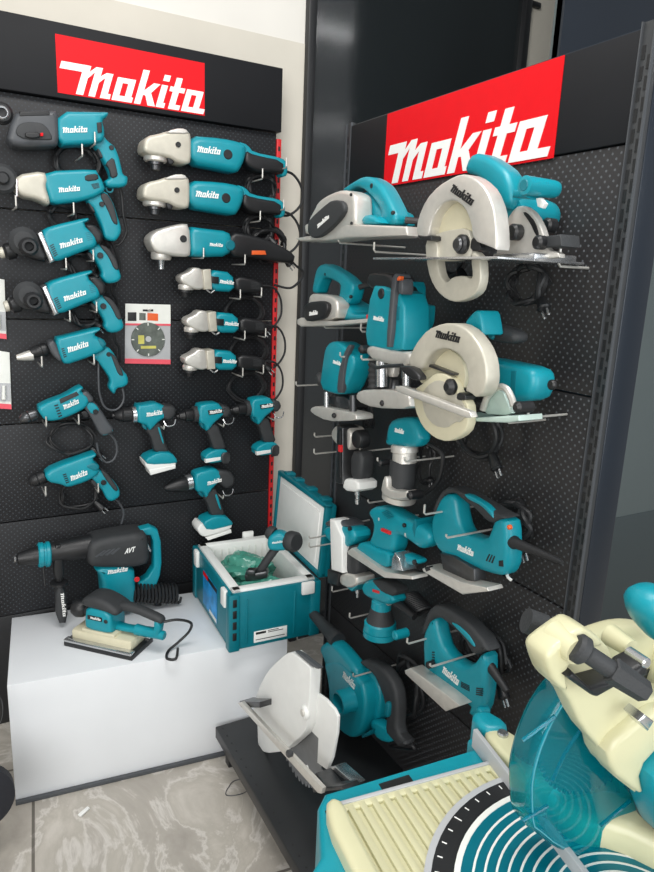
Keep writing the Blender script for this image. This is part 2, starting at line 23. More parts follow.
'planer': {'o': (1.0, 1.4571, 1.5783), 'p': 'R', 's': {'house': [(-0.1005, -0.0156), (-0.0961, -0.0026), (-0.0711, 0.0156), (-0.0568, 0.0307), (-0.0176, 0.0413), (0.0388, 0.0485), (0.0751, 0.0467), (0.1064, 0.0377), (0.1202, 0.0262), (0.1254, -0.0263), (0.1134, -0.0351), (0.0606, -0.0398), (0.0047, -0.0485), (-0.1145, -0.047), (-0.1254, -0.0192)], 'cover': [(-0.0807, -0.0219), (-0.0711, -0.0084), (0.0213, 0.0242), (0.0491, 0.0265), (0.0812, 0.022), (0.0937, 0.0105), (0.0947, -0.0001), (0.08, -0.0141), (0.036, -0.036), (-0.0112, -0.0523), (-0.0517, -0.0557), (-0.0791, -0.0431)], 'logo': [(-0.0236, -0.0331), (0.0297, -0.0132), (-0.0321, -0.0272)], 'base': [(-0.1703, -0.0514), (0.0023, -0.0417), (0.0837, -0.0272), (0.215, -0.0355), (0.3222, -0.0425), (0.3276, -0.0601), (0.0955, -0.058), (0.004, -0.0609), (-0.1415, -0.0591)], 'motor': [(0.0347, 0.0395), (0.0619, 0.0504), (0.101, 0.0428), (0.1413, 0.0103), (0.1822, -0.0047), (0.1854, -0.0338), (0.0431, -0.0286)], 'handle': [(-0.0217, 0.0594), (0.0273, 0.0729), (0.0699, 0.081), (0.1036, 0.0763), (0.1457, 0.0576), (0.1714, 0.0347), (0.1971, 0.0083), (0.2158, -0.0132), (0.2143, -0.0254), (0.2016, -0.031), (0.1592, -0.0291), (0.1501, -0.0181), (0.159, -0.0059), (0.1428, 0.0119), (0.108, 0.0356), (0.0682, 0.0561), (0.0373, 0.061), (0.0024, 0.0506)], 'knob': [(0.113, -0.0179), (0.1328, -0.0063), (0.1741, -0.0148), (0.1954, -0.031), (0.1184, -0.0296)], 'cord': [(0.2327, -0.0217), (0.2792, -0.0268), (0.3201, -0.0319)], 'loop': [(0.3011, -0.0882), (0.3486, -0.0889)], 'b1': [(0.1158, 0.0558), (0.1152, 0.0613)], 'b2': [(0.2049, -0.0065), (0.2044, -0.002)], 'sc1': [(0.1048, 0.0342), (0.1045, 0.0375)], 'sc2': [(0.1132, -0.0269), (0.1129, -0.0235)], 'bot': [(0.1948, -0.0888), (0.0398, -0.0666)]}},
'nplaner': {'o': (1.0, 1.5335, 1.3524), 'p': 'R', 's': {'house': [(-0.0677, 0.0131), (-0.0629, 0.031), (-0.0453, 0.0383), (0.052, 0.0358), (0.082, 0.0242), (0.0893, 0.0015), (0.0753, -0.0212), (-0.0762, -0.0383), (-0.0893, -0.0319)], 'cover': [(-0.066, 0.0031), (-0.046, 0.0151), (0.0326, 0.0227), (0.0606, 0.0178), (0.0621, -0.0003), (0.0419, -0.0226), (-0.0446, -0.036), (-0.0676, -0.0249)], 'logo': [(-0.029, -0.019), (0.0152, -0.0128), (-0.0309, -0.0093)], 'base': [(-0.125, -0.0356), (-0.1023, -0.0283), (0.0736, -0.0255), (0.2478, -0.0059), (0.2505, -0.0138), (0.0745, -0.0359), (-0.1005, -0.0527), (-0.1242, -0.0471)], 'body': [(-0.0041, 0.0369), (0.092, 0.0124), (0.106, -0.0048), (0.193, 0.0008), (0.1942, -0.0114), (0.0372, -0.027)], 'handle': [(-0.1101, 0.0389), (-0.0926, 0.093), (-0.0762, 0.1097), (-0.0419, 0.1153), (0.0531, 0.0896), (0.0959, 0.0698), (0.1068, 0.0599), (0.0925, 0.0222), (0.0656, 0.014), (0.0313, 0.0175), (0.0457, 0.0569), (0.0341, 0.0672), (-0.0505, 0.0825), (-0.075, 0.0543), (-0.0819, 0.0361)], 'knob': [(0.2042, -0.0002), (0.2288, 0.0014), (0.2301, -0.0114), (0.2056, -0.0132)], 'cord': [(0.1064, 0.0594), (0.1582, 0.0758), (0.2113, 0.0938)], 'b1': [(0.098, 0.0359), (0.0976, 0.04)], 'b2': [(-0.0346, 0.0873), (-0.0349, 0.0911)], 'bot': [(0.1867, -0.0408), (0.0085, -0.0466)]}},
'csaw': {'o': (1.0, 0.9749, 1.55), 'p': 'R', 's': {'upper': [(-0.113, -0.0328), (-0.1104, -0.0028), (-0.0887, 0.0302), (-0.0545, 0.0512), (-0.0098, 0.063), (0.0157, 0.064), (0.0453, 0.053), (0.0751, 0.0329), (0.0973, 0.0013), (0.1067, -0.0292), (0.113, -0.064), (0.0993, -0.0594), (0.052, -0.0472), (0.0431, -0.0176), (0.0232, 0.0083), (-0.0045, 0.0225), (-0.0349, 0.0215), (-0.0607, 0.0042), (-0.0704, -0.0171), (-0.0721, -0.0366), (-0.0841, -0.0422)], 'lower': [(-0.0954, -0.0443), (-0.0875, -0.0807), (-0.0715, -0.1135), (-0.0477, -0.1355), (-0.0176, -0.1493), (0.0102, -0.1528), (0.0414, -0.1451), (0.0642, -0.1324), (0.0703, -0.1105), (0.0635, -0.0763), (0.0425, -0.0624), (0.04, -0.0808), (0.0482, -0.104), (0.0441, -0.1111), (0.0228, -0.1053), (-0.0071, -0.1087), (-0.0214, -0.1198), (-0.0432, -0.1064), (-0.0538, -0.0807), (-0.0556, -0.0536), (-0.0689, -0.0336)], 'plate': [(-0.0796, -0.0329), (-0.0397, -0.026), (0.017, -0.0236), (0.0348, -0.0481), (0.0335, -0.0759), (-0.0092, -0.0805), (-0.0611, -0.0805)], 'inner': [(-0.1052, -0.034), (-0.1023, -0.0089), (-0.0882, 0.0127), (-0.0591, 0.0278), (-0.0318, 0.0281), (-0.0032, 0.0121), (0.0187, -0.0146), (0.0268, -0.0473), (-0.0826, -0.0447)], 'hub': [(0.0117, -0.052), (0.0095, -0.0352)], 'hub2': [(0.014, -0.0525), (0.0124, -0.0404)], 'logo': [(-0.017, 0.0381), (0.0417, 0.0098), (-0.0093, 0.0489)], 'baseL': [(-0.2278, -0.0801)], 'baseR': [(0.1395, -0.0711)], 'basey': [(0.0451, -0.077)], 'quad': [(0.0119, -0.0731), (0.0184, -0.0432), (0.0338, -0.0036), (0.0514, 0.0148), (0.071, 0.0162), (0.0988, 0.0006), (0.1216, -0.028), (0.1337, -0.0593), (0.1627, -0.0632), (0.1655, -0.0737)], 'slot': [(0.0714, 0.0047), (0.0812, 0.0042), (0.1026, -0.0118), (0.116, -0.0346), (0.1087, -0.0357), (0.0938, -0.0158)], 'q1': [(0.0681, -0.0289), (0.0661, -0.0151)], 'q2': [(0.1281, -0.0474), (0.1263, -0.0359)], 'qbox': [(0.1309, -0.0375), (0.1658, -0.0351), (0.1704, -0.0537), (0.1354, -0.0552)], 'handle': [(-0.0817, 0.0846), (-0.0698, 0.1122), (-0.0474, 0.1156), (-0.005, 0.0986), (0.0328, 0.076), (0.0504, 0.0472), (0.0587, 0.0217), (0.0427, 0.0077), (0.0039, 0.035), (-0.0254, 0.0635), (-0.0496, 0.0764)], 'motor': [(0.0386, 0.0064), (0.0338, 0.0379)], 'fk': [(0.1137, 0.0407), (0.1113, 0.0566)], 'post': [(0.0726, 0.0385), (0.1045, 0.0358), (0.1083, 0.0224), (0.0718, 0.0265)], 'cap': [(0.0817, -0.0133), (0.0798, -0.0011)], 'clampl': [(-0.0999, -0.0335), (-0.0739, -0.0369), (-0.0534, -0.0351), (-0.052, -0.0463), (-0.0859, -0.0424)], 'nutr': [(0.0352, -0.0409), (0.0545, -0.0429), (0.0641, -0.0621), (0.0348, -0.064)], 'sticker': [(0.112, 0.0233), (0.1205, 0.0235), (0.1328, 0.0132), (0.1278, 0.0066), (0.1177, 0.0099)], 'loop': [(0.0281, -0.1129), (0.0686, -0.1119)], 'bot': [(0.1234, -0.0835), (-0.0262, -0.0766)]}},
'msaw': {'o': (1.0, 0.9459, 1.3031), 'p': 'R', 's': {'upper': [(-0.1127, -0.0231), (-0.093, 0.012), (-0.0586, 0.0425), (-0.0173, 0.0569), (0.023, 0.06), (0.0564, 0.0502), (0.0871, 0.0285), (0.1054, 0.0043), (0.1127, -0.0273), (0.1065, -0.0467), (0.0901, -0.06), (0.0737, -0.0543), (0.0589, -0.0534), (0.0666, -0.0342), (0.0582, -0.0101), (0.0365, 0.0075), (0.002, 0.0144), (-0.0321, 0.0063), (-0.0556, -0.0123), (-0.0645, -0.0318), (-0.0962, -0.0408)], 'lower': [(-0.1037, -0.0796), (-0.0913, -0.1162), (-0.0641, -0.1446), (-0.0245, -0.1574), (0.0116, -0.156), (0.044, -0.1403), (0.0644, -0.1193), (0.0627, -0.0825), (0.049, -0.0676), (0.0283, -0.0624), (0.0189, -0.0418), (-0.0113, -0.0329), (-0.0396, -0.0369), (-0.0671, -0.0572)], 'recess': [(-0.0727, -0.0839), (-0.0562, -0.0624), (-0.0285, -0.0466), (0.0071, -0.048), (0.0264, -0.0648), (0.0498, -0.0761), (0.0603, -0.0959), (0.046, -0.112), (0.0328, -0.1139), (0.0108, -0.1307), (-0.0249, -0.1337), (-0.0569, -0.119)], 'inner': [(-0.1266, -0.0499), (-0.1013, -0.0271), (-0.0775, -0.0007), (-0.0351, 0.0132), (0.0082, 0.0002), (0.028, -0.0236), (0.0265, -0.0614), (-0.0922, -0.069)], 'hub': [(0.0168, -0.053), (0.0149, -0.0383)], 'logo': [(-0.031, 0.0304), (0.0345, 0.0273), (-0.0255, 0.0436)], 'bar': [(-0.1198, -0.0723), (-0.0995, -0.0691), (0.1006, -0.0812), (0.106, -0.0894), (0.0916, -0.0931), (-0.1187, -0.0818)], 'base': [(0.0117, -0.1047), (0.0559, -0.1033), (0.1618, -0.078), (0.1642, -0.0866), (0.1365, -0.0956), (0.0397, -0.1129)], 'sheet': [(0.0403, -0.1013), (0.0493, -0.0633), (0.0862, -0.0472), (0.106, -0.0729), (0.1177, -0.0887)], 'arc': [(0.0534, -0.091), (0.0625, -0.065), (0.0845, -0.0453), (0.1052, -0.0437), (0.12, -0.0572), (0.1277, -0.0705)], 'motor': [(-0.0517, -0.0128), (-0.0281, -0.0085), (0.0309, -0.0091), (0.0943, -0.0111), (0.1091, -0.0221), (0.1116, -0.0456), (0.1014, -0.0693), (0.0477, -0.0816), (-0.0317, -0.0808)], 'seam': [(0.0544, -0.0223), (0.0664, -0.0206), (0.071, -0.0731), (0.0584, -0.0709)], 'cap': [(0.1519, -0.0323), (0.1505, -0.0235)], 'fork': [(-0.0181, 0.057), (0.0086, 0.0827), (0.0237, 0.0815), (0.0332, 0.0588), (0.0386, 0.038), (0.0216, 0.0493), (-0.0022, 0.0495)], 'hg': [(-0.0353, 0.0307), (-0.0345, 0.0492), (-0.0228, 0.0616), (-0.0026, 0.0586), (0.0485, 0.0525), (0.0647, 0.0444), (0.0637, 0.0313), (0.0464, 0.0252), (-0.0079, 0.0264)], 'tip': [(-0.0149, 0.044), (0.002, 0.0513), (0.0158, 0.0356), (0.0052, 0.0279)], 'knob': [(0.1523, -0.0669), (0.1508, -0.0569)], 'nut': [(0.034, -0.0594), (0.057, -0.0599), (0.0584, -0.0705), (0.0326, -0.0742)], 'loop': [(-0.0977, -0.1646), (-0.034, -0.151)], 'leverl': [(-0.122, -0.0336), (-0.0746, -0.0273), (-0.0462, -0.0418), (-0.0451, -0.0508), (-0.0716, -0.0524)], 'slotl': [(-0.0704, -0.0218), (0.0099, -0.0301), (0.009, -0.0337), (-0.0712, -0.0275)], 'bot': [(0.0868, -0.1031), (0.0373, -0.1234)]}},
'router': {'o': (1.0, 1.2222, 1.3507), 'p': 'R', 's': {'body': [(-0.0797, -0.0679), (-0.0619, 0.0679), (-0.0055, 0.0673), (0.0668, 0.0513), (0.0797, -0.0577), (0.0458, -0.066), (-0.0112, -0.0677)], 'rbox': [(-0.0653, 0.0355), (0.0315, 0.0324), (0.038, 0.0291), (0.0373, -0.0145), (-0.0052, -0.0527), (-0.0533, -0.0684)], 'top': [(-0.0948, 0.0642), (-0.0916, 0.0918), (-0.0677, 0.0969), (-0.0012, 0.095), (0.0178, 0.0677), (0.0395, 0.0484), (0.0041, 0.0492)], 'fin': [(-0.0176, 0.0306), (-0.0156, 0.0679), (-0.0106, 0.0795), (0.016, 0.0797), (0.0231, 0.0336)], 'pipe': [(0.0275, -0.0585), (0.0342, 0.0841), (0.0439, 0.095), (0.0608, 0.0953), (0.065, 0.0847), (0.0482, 0.0844), (0.0451, -0.0566)], 'pipe2': [(0.0578, 0.0545), (0.0577, 0.0824), (0.071, 0.0848), (0.0747, 0.0531)], 'tab': [(0.06, 0.0853), (0.07, 0.091), (0.0725, 0.0826), (0.0622, 0.0794)], 'oval': [(-0.0159, 0.0518), (-0.0171, 0.0631)], 'logo': [(-0.042, -0.0057), (-0.0008, -0.0073), (-0.0403, 0.0029)], 'mlabel': [(0.042, 0.0278), (0.0552, 0.0285), (0.0569, 0.0001), (0.0429, -0.0009)], 'gearb': [(-0.0651, -0.0806), (-0.0551, -0.0627), (0.0182, -0.0642), (0.074, -0.0639), (0.1095, -0.0577), (0.1078, -0.0806), (0.085, -0.0924), (0.0379, -0.095), (-0.0297, -0.0942)], 'kl': [(-0.0626, -0.073), (-0.0636, -0.0634)], 'kr': [(0.0492, -0.0659), (0.0473, -0.0501)], 'bellow': [(-0.0759, -0.0904), (-0.0679, -0.1676)], 'col': [(-0.0228, -0.0902), (-0.0162, -0.1517)], 'col2': [(-0.0188, -0.0985), (-0.0109, -0.1661)], 'bracket': [(-0.031, -0.1013), (0.0028, -0.0993), (0.0018, -0.128), (-0.0191, -0.1311)], 'base': [(-0.0927, -0.1771), (-0.0584, -0.1639), (0.0832, -0.1432), (0.1182, -0.1499), (0.1214, -0.1763), (-0.0185, -0.2003), (-0.0907, -0.197)], 'clampk': [(0.0201, -0.1818), (0.0194, -0.1752)], 'arm': [(0.006, -0.0977), (0.0275, -0.1018), (0.0594, -0.0953), (0.1198, -0.0851)], 'bot': [(-0.0522, -0.0912), (0.0923, -0.0892)]}},
'prouter': {'o': (1.0, 1.4587, 1.2106), 'p': 'R', 's': {'body': [(-0.0849, -0.0675), (-0.069, 0.0173), (-0.0602, 0.0462), (-0.0393, 0.0621), (-0.0019, 0.0675), (0.028, 0.061), (0.0803, 0.0406), (0.0849, 0.0151), (0.0434, -0.0549), (0.0107, -0.0669)], 'stripe': [(0.0234, -0.0577), (0.0291, -0.0019), (0.0491, 0.0428), (0.0693, 0.0667), (0.0854, 0.0663), (0.0638, 0.0393), (0.0519, -0.0093), (0.0519, -0.0545)], 'kl': [(-0.1166, -0.0452), (-0.1182, -0.0262)], 'kr': [(0.006, -0.0402), (0.004, -0.0194)], 'base': [(-0.1281, -0.128), (-0.0926, -0.1131), (0.0924, -0.0967), (0.1104, -0.0985), (0.1118, -0.1125), (-0.0314, -0.1435), (-0.1211, -0.1386)], 'c1': [(-0.0571, -0.0702), (-0.0538, -0.1095)], 'c2': [(0.0595, -0.0593), (0.0638, -0.1043)], 'mech': [(-0.0833, -0.0812), (0.0278, -0.0679), (0.0417, -0.1037), (-0.0685, -0.1162)], 'logo': [(-0.0114, 0.0114), (0.0288, 0.0097), (-0.0099, 0.0197)], 'knut': [(0.0129, -0.1189), (0.0123, -0.1123)], 'loop': [(-0.0025, -0.1239), (0.0229, -0.119)], 'bot': [(0.0314, 0.0327), (-0.0492, -0.0531)]}},
'gnailer': {'o': (1.0, 1.477, 1.0222), 'p': 'R', 's': {'head': [(-0.0526, 0.0059), (-0.0381, 0.0236), (-0.0031, 0.0354), (0.0374, 0.036), (0.0526, 0.0198), (0.0465, -0.0213), (0.0096, -0.036), (-0.0155, -0.0238), (-0.047, -0.014)], 'cap': [(0.0909, 0.0185), (0.0885, 0.0428)], 'mag': [(0.0045, 0.0383), (0.0343, 0.0361), (0.0479, -0.1111), (0.0111, -0.1181)], 'rail': [(0.0211, 0.03), (0.0329, 0.0302), (0.0443, -0.0942), (0.0324, -0.0951)], 'grip': [(0.0517, -0.0212), (0.1068, -0.0112), (0.1074, -0.0827), (0.0565, -0.0961)], 'foot': [(0.0355, -0.0984), (0.116, -0.0814), (0.1169, -0.1125), (0.041, -0.1319)], 'fit': [(0.0675, -0.1264), (0.0708, -0.1615)], 'red': [(0.0276, -0.0092), (0.0404, -0.0074), (0.0421, -0.0258), (0.0292, -0.0272)], 'bot': [(0.0611, -0.0238), (0.0611, -0.0238)]}},
'trimmer': {'o': (1.0, 1.2202, 1.0897), 'p': 'R', 's': {'head': [(-0.0682, -0.0395), (-0.0635, 0.0055), (-0.0466, 0.0256), (0.0065, 0.0417), (0.0372, 0.041), (0.0682, 0.0084), (0.0571, -0.0178), (-0.0029, -0.0317), (-0.0582, -0.0417)], 'neck': [(-0.0124, -0.0291), (-0.0076, -0.0704)], 'sleeve': [(-0.0127, -0.0662), (-0.0104, -0.1431)], 'base': [(-0.0179, -0.1442), (-0.0203, -0.1645)], 'bracket': [(-0.0359, -0.1501), (-0.0262, -0.1048), (-0.012, -0.1036), (-0.0088, -0.1323), (0.0539, -0.1188), (0.0704, -0.1106), (0.075, -0.1269), (0.0167, -0.1507)], 'k1': [(-0.0488, -0.0793), (-0.0496, -0.0716)], 'k2': [(0.0743, -0.1217), (0.0731, -0.1114)], 'cord': [(0.0248, -0.0084), (0.0721, -0.0133), (0.1024, -0.0268), (0.0958, -0.0706), (0.075, -0.1033), (0.036, -0.137)], 'logo': [(-0.0262, -0.0001), (0.0086, 0.0022), (-0.0254, 0.0098)], 'lp': [(0.0017, -0.0737), (0.0229, -0.0682)], 'plug': [(-0.0019, -0.1191), (0.0141, -0.1401)], 'bot': [(-0.0543, -0.077), (0.0524, -0.0493)]}},
'tnailer': {'o': (1.0, 1.4613, 0.7566), 'p': 'R', 's': {'head': [(-0.0862, -0.0175), (-0.0655, 0.0015), (0.0187, 0.0344), (0.0759, 0.0431), (0.0862, 0.0201), (0.0498, -0.0175), (-0.0168, -0.0431), (-0.0692, -0.0307)], 'cap': [(-0.088, 0.0039), (-0.0427, 0.0331), (0.0057, 0.0443), (0.0476, 0.0394), (0.0136, 0.0248), (-0.0652, -0.0018)], 'mag': [(-0.0276, 0.0387), (-0.0001, 0.043), (0.042, 0.0116), (0.0509, -0.0869), (-0.0066, -0.1012)], 'grip': [(0.0389, -0.0127), (0.0891, 0.0027), (0.1014, -0.0766), (0.0421, -0.0994)], 'foot': [(0.0271, -0.0965), (0.112, -0.0682), (0.12, -0.0916), (0.08, -0.1198), (0.03, -0.1287)], 'tfoot': [(0.037, -0.1243), (0.1147, -0.0952), (0.0831, -0.1276)], 'mfoot': [(-0.0242, -0.1068), (0.0368, -0.0945), (0.034, -0.1317), (-0.0209, -0.1451)], 'screw': [(0.0613, 0.0413), (0.0608, 0.0469)], 'logo': [(-0.0055, 0.0023), (0.035, 0.0042), (0.001, 0.0145)], 'fit': [(0.0782, -0.1258), (0.0805, -0.1499)], 'bot': [(0.0405, -0.0173), (0.1106, 0.0365)]}},
'fsander': {'o': (1.0, 1.2111, 0.8388), 'p': 'R', 's': {'body': [(-0.1242, 0.0305), (-0.0997, 0.0476), (-0.0413, 0.0636), (-0.0075, 0.0603), (0.0427, 0.0604), (0.0859, 0.0616), (0.1216, 0.0554), (0.1242, 0.0348), (0.1005, 0.0116), (0.0823, 0.0079), (0.0394, 0.013), (0.0049, 0.01), (-0.0025, -0.0072), (-0.0054, -0.0317), (-0.019, -0.0476), (-0.0777, -0.061), (-0.1036, -0.0636), (-0.1157, -0.0496), (-0.1009, -0.0195), (-0.1004, 0.0051), (-0.1226, 0.0158)], 'skirt': [(-0.156, -0.0829), (-0.1425, -0.062), (-0.1077, -0.052), (-0.066, -0.0513), (-0.008, -0.0389), (-0.0092, -0.0707), (-0.0225, -0.0822), (-0.0774, -0.0895), (-0.1521, -0.0993)], 'pad': [(-0.178, -0.0986), (-0.1579, -0.0812), (-0.0054, -0.0824), (0.1005, -0.0491), (0.1031, -0.0558), (-0.0036, -0.0983), (-0.1728, -0.1049)], 'clamp': [(0.0235, -0.037), (0.0327, -0.019), (0.0519, -0.0256), (0.0683, -0.0498), (0.0238, -0.0645)], 'nozzle': [(0.0004, -0.0307), (0.0351, -0.0229), (0.0878, -0.0154), (0.0959, -0.0249), (0.0688, -0.0399), (0.0192, -0.0465)], 'hole': [(0.0857, -0.0244), (0.0849, -0.0181)], 'band': [(0.0645, 0.0488), (0.0687, 0.0722), (0.0776, 0.0698), (0.0754, 0.0307)], 'label': [(-0.0519, 0.0089), (-0.0158, 0.0132), (-0.0149, 0.0054), (-0.0511, 0.0016)], 'btn': [(0.0374, 0.0472), (0.0368, 0.052)], 'vent': [(-0.0552, 0.048), (-0.0321, 0.0626), (-0.0024, 0.0543), (-0.0248, 0.0409)], 'cord': [(0.0894, 0.0268), (0.1297, 0.0337), (0.155, 0.0219), (0.0951, -0.0184), (0.0595, -0.0098)], 'bot': [(-0.0712, 0.0181), (0.0395, 0.0185)]}},
'jigsaw': {'o': (1.0, 0.9781, 0.929), 'p': 'R', 's': {'body': [(-0.1215, -0.0144), (-0.1114, 0.021), (-0.0981, 0.0505), (-0.0798, 0.0673), (-0.0553, 0.073), (-0.0428, 0.0587), (-0.0342, 0.0342), (-0.0226, 0.0127), (-0.0023, 0.0019), (0.0551, 0.0124), (0.066, 0.0452), (0.0711, 0.0629), (0.0888, 0.0711), (0.1079, 0.0655), (0.1215, -0.0075), (0.1126, -0.0373), (0.0945, -0.0473), (0.0328, -0.0586), (-0.0523, -0.073), (-0.1011, -0.06)], 'grip': [(-0.1139, 0.0048), (-0.1063, 0.0358), (-0.089, 0.0693), (-0.0683, 0.0859), (-0.0375, 0.0879), (0.0191, 0.0847), (0.0749, 0.0771), (0.1048, 0.075), (0.0897, 0.0681), (0.0723, 0.0526), (0.0508, 0.0519), (0.0194, 0.0651), (-0.02, 0.0724), (-0.0435, 0.0801), (-0.075, 0.068), (-0.0907, 0.0471), (-0.1032, 0.0116)], 'trim': [(-0.0151, 0.0872), (0.0014, 0.09), (0.0482, 0.0859), (0.0712, 0.0767), (0.0767, 0.0646), (0.0646, 0.0688), (0.0396, 0.0792), (-0.0015, 0.0798)], 'boot': [(0.1107, 0.0278), (0.2308, 0.0341)], 'base': [(-0.0995, -0.1076), (-0.0835, -0.0945), (0.0281, -0.0827), (0.1016, -0.0621), (0.107, -0.0677), (0.0356, -0.1071), (-0.093, -0.112)], 'bevel': [(-0.0644, -0.0599), (-0.0227, -0.0509), (0.0431, -0.0518), (0.0481, -0.0759), (0.0173, -0.0894), (-0.0508, -0.0936)], 'btn': [(0.1187, 0.063), (0.118, 0.0676)], 'v1': [(0.0628, -0.0274), (0.0706, -0.0098), (0.0737, -0.0097), (0.0668, -0.0276)], 'v2': [(0.0705, -0.026), (0.0775, -0.0088), (0.0806, -0.0088), (0.0745, -0.0262)], 'v3': [(0.0782, -0.0252), (0.0844, -0.0084), (0.0874, -0.0083), (0.0821, -0.0254)], 'v4': [(0.098, -0.0132), (0.1085, -0.0078), (0.1103, -0.0206), (0.0995, -0.0239)], 'logo': [(-0.0213, -0.037), (0.0269, -0.0325), (-0.016, -0.0239)], 'hook': [(0.0993, -0.0428), (0.1187, -0.0477)], 'loop': [(0.0499, 0.0436), (0.0928, 0.0584)], 'bot': [(-0.0031, 0.0501), (0.0707, 0.041)], 'sclamp': [(-0.088, -0.0989), (-0.0745, -0.0907), (-0.0688, -0.0973), (-0.0822, -0.1067)]}},
'wsaw': {'o': (1.0, 1.3692, 0.3894), 'p': 'R', 's': {'upper': [(-0.1642, -0.167), (-0.1511, -0.1117), (-0.1282, -0.0593), (-0.0801, 0.0154), (-0.0088, 0.0937), (0.0546, 0.1525), (0.0938, 0.1595), (0.1522, 0.1665), (0.1642, 0.167), (0.1574, 0.0221), (0.1452, -0.0141), (0.0617, -0.1134), (0.0351, -0.1423), (-0.0203, -0.1361), (-0.099, -0.1476)], 'low': [(-0.1783, -0.1936), (-0.1352, -0.1497), (-0.0084, -0.1333), (0.0363, -0.1431), (-0.0319, -0.2007), (-0.1128, -0.2618), (-0.1671, -0.2844)], 'right': [(0.1436, 0.0895), (0.1965, 0.1015), (0.2362, 0.1015), (0.2534, 0.0939), (0.253, 0.0499), (0.2384, -0.0243), (0.2194, -0.071), (0.1702, -0.0873), (0.1708, -0.0195), (0.1313, -0.025)], 'blade': [(0.0313, -0.0831), (0.0416, -0.2312)], 'arc': [(0.0682, -0.0946), (0.0725, -0.1546)], 'rim': [(0.0643, 0.159), (0.1027, 0.1722), (0.1641, 0.1809), (0.1966, 0.1869), (0.1881, 0.1783), (0.153, 0.1683)], 'hub': [(0.1462, 0.043), (0.1449, 0.0599)], 'hub2': [(0.1476, 0.0445), (0.147, 0.0527)], 'bar': [(-0.1654, -0.1166), (-0.1389, -0.0953), (0.319, -0.0155), (0.314, -0.0335), (0.2992, -0.0433)], 'back': [(-0.1812, -0.1234), (-0.0436, -0.0397), (-0.0428, -0.0566), (-0.1716, -0.1375)], 'front': [(0.2272, -0.0746), (0.2477, -0.0397), (0.2977, -0.0367), (0.3606, 0.0148), (0.3726, 0.0144), (0.2834, -0.0611), (0.2431, -0.0952)], 'fb2': [(0.2332, -0.0512), (0.2566, -0.0314), (0.3404, -0.0145), (0.3295, -0.0291)], 'bolt': [(0.1732, -0.0322), (0.1726, -0.0234)]}},
'rosander': {'o': (1.0, 1.2729, 0.6707), 'p': 'R', 's': {'head': [(-0.0748, -0.0201), (-0.0635, 0.0027), (-0.0355, 0.0226), (0.0033, 0.0356), (0.0584, 0.0234), (0.0748, 0.0096), (0.0444, -0.013), (0.0017, -0.0226), (-0.0561, -0.0356)], 'grip': [(-0.03, 0.0246), (0.0252, 0.0447), (0.085, 0.0454), (0.0729, 0.0234), (0.0289, 0.0107), (-0.0063, 0.0158)], 'neck': [(-0.0106, -0.0128), (-0.011, -0.0538)], 'skirt': [(-0.0114, -0.0501), (-0.0103, -0.0909)], 'disc': [(-0.0108, -0.0862), (-0.0096, -0.1282)], 'port': [(0.1254, -0.0447), (0.1241, -0.0336)], 'label': [(-0.0183, 0.0036), (0.0129, 0.0118), (0.0137, 0.0046), (-0.0175, -0.0038)], 'boot': [(0.0341, -0.0037), (0.1271, -0.0083)], 'coil': [(0.0461, 0.0002), (0.1084, -0.0126)], 'bot': [(0.0182, -0.0283), (-0.0529, -0.1325)]}},
'tjigsaw': {'o': (1.0, 0.9812, 0.6347), 'p': 'R', 's': {'body': [(-0.1044, 0.0012), (-0.1006, 0.0341), (-0.0855, 0.0678), (-0.0655, 0.0785), (-0.0515, 0.0463), (-0.0308, 0.018), (0.0238, 0.013), (0.0608, 0.034), (0.0844, 0.0775), (0.0998, 0.0703), (0.1044, -0.0063), (0.1002, -0.0511), (0.0784, -0.0785), (0.0639, -0.077), (0.0666, -0.0561), (0.0143, -0.072), (-0.0589, -0.0728), (-0.0912, -0.0631)], 'grip': [(-0.1024, 0.0172), (-0.101, 0.0486), (-0.0878, 0.0879), (-0.0669, 0.1115), (-0.0259, 0.121), (0.042, 0.1203), (0.0863, 0.1054), (0.1066, 0.0914), (0.0941, 0.0862), (0.0675, 0.0589), (0.0319, 0.0815), (-0.0171, 0.0891), (-0.0494, 0.0896), (-0.0776, 0.0672), (-0.0892, 0.0372)], 'trim': [(-0.0068, 0.1), (0.0156, 0.1048), (0.0494, 0.1006), (0.0727, 0.0869), (0.0681, 0.0813), (0.0433, 0.0887), (0.0088, 0.0957)], 'base': [(-0.1171, -0.0708), (-0.0961, -0.0525), (0.0274, -0.0424), (0.0746, -0.041), (0.0324, -0.0812), (-0.1135, -0.0778)], 'boot': [(0.082, 0.0551), (0.1479, 0.0229)], 'logo': [(-0.0239, -0.0296), (0.0284, -0.0308), (-0.0163, -0.0132)], 'v1': [(0.0367, -0.0158), (0.0627, -0.0101), (0.0645, -0.0237), (0.0384, -0.0289)], 'v2': [(0.0832, -0.0017), (0.101, 0.0067), (0.1015, -0.0121), (0.0836, -0.0201)], 'v3': [(-0.0637, -0.0003), (-0.0555, 0.0043), (-0.0524, -0.02), (-0.0609, -0.023)], 'knob': [(-0.0513, -0.0237), (-0.0523, -0.0157)], 'port': [(0.0991, -0.049), (0.0978, -0.04)], 'loop': [(0.0213, 0.035), (0.0759, 0.0644)], 'bot': [(-0.0207, 0.0659), (0.0597, 0.0583)]}},
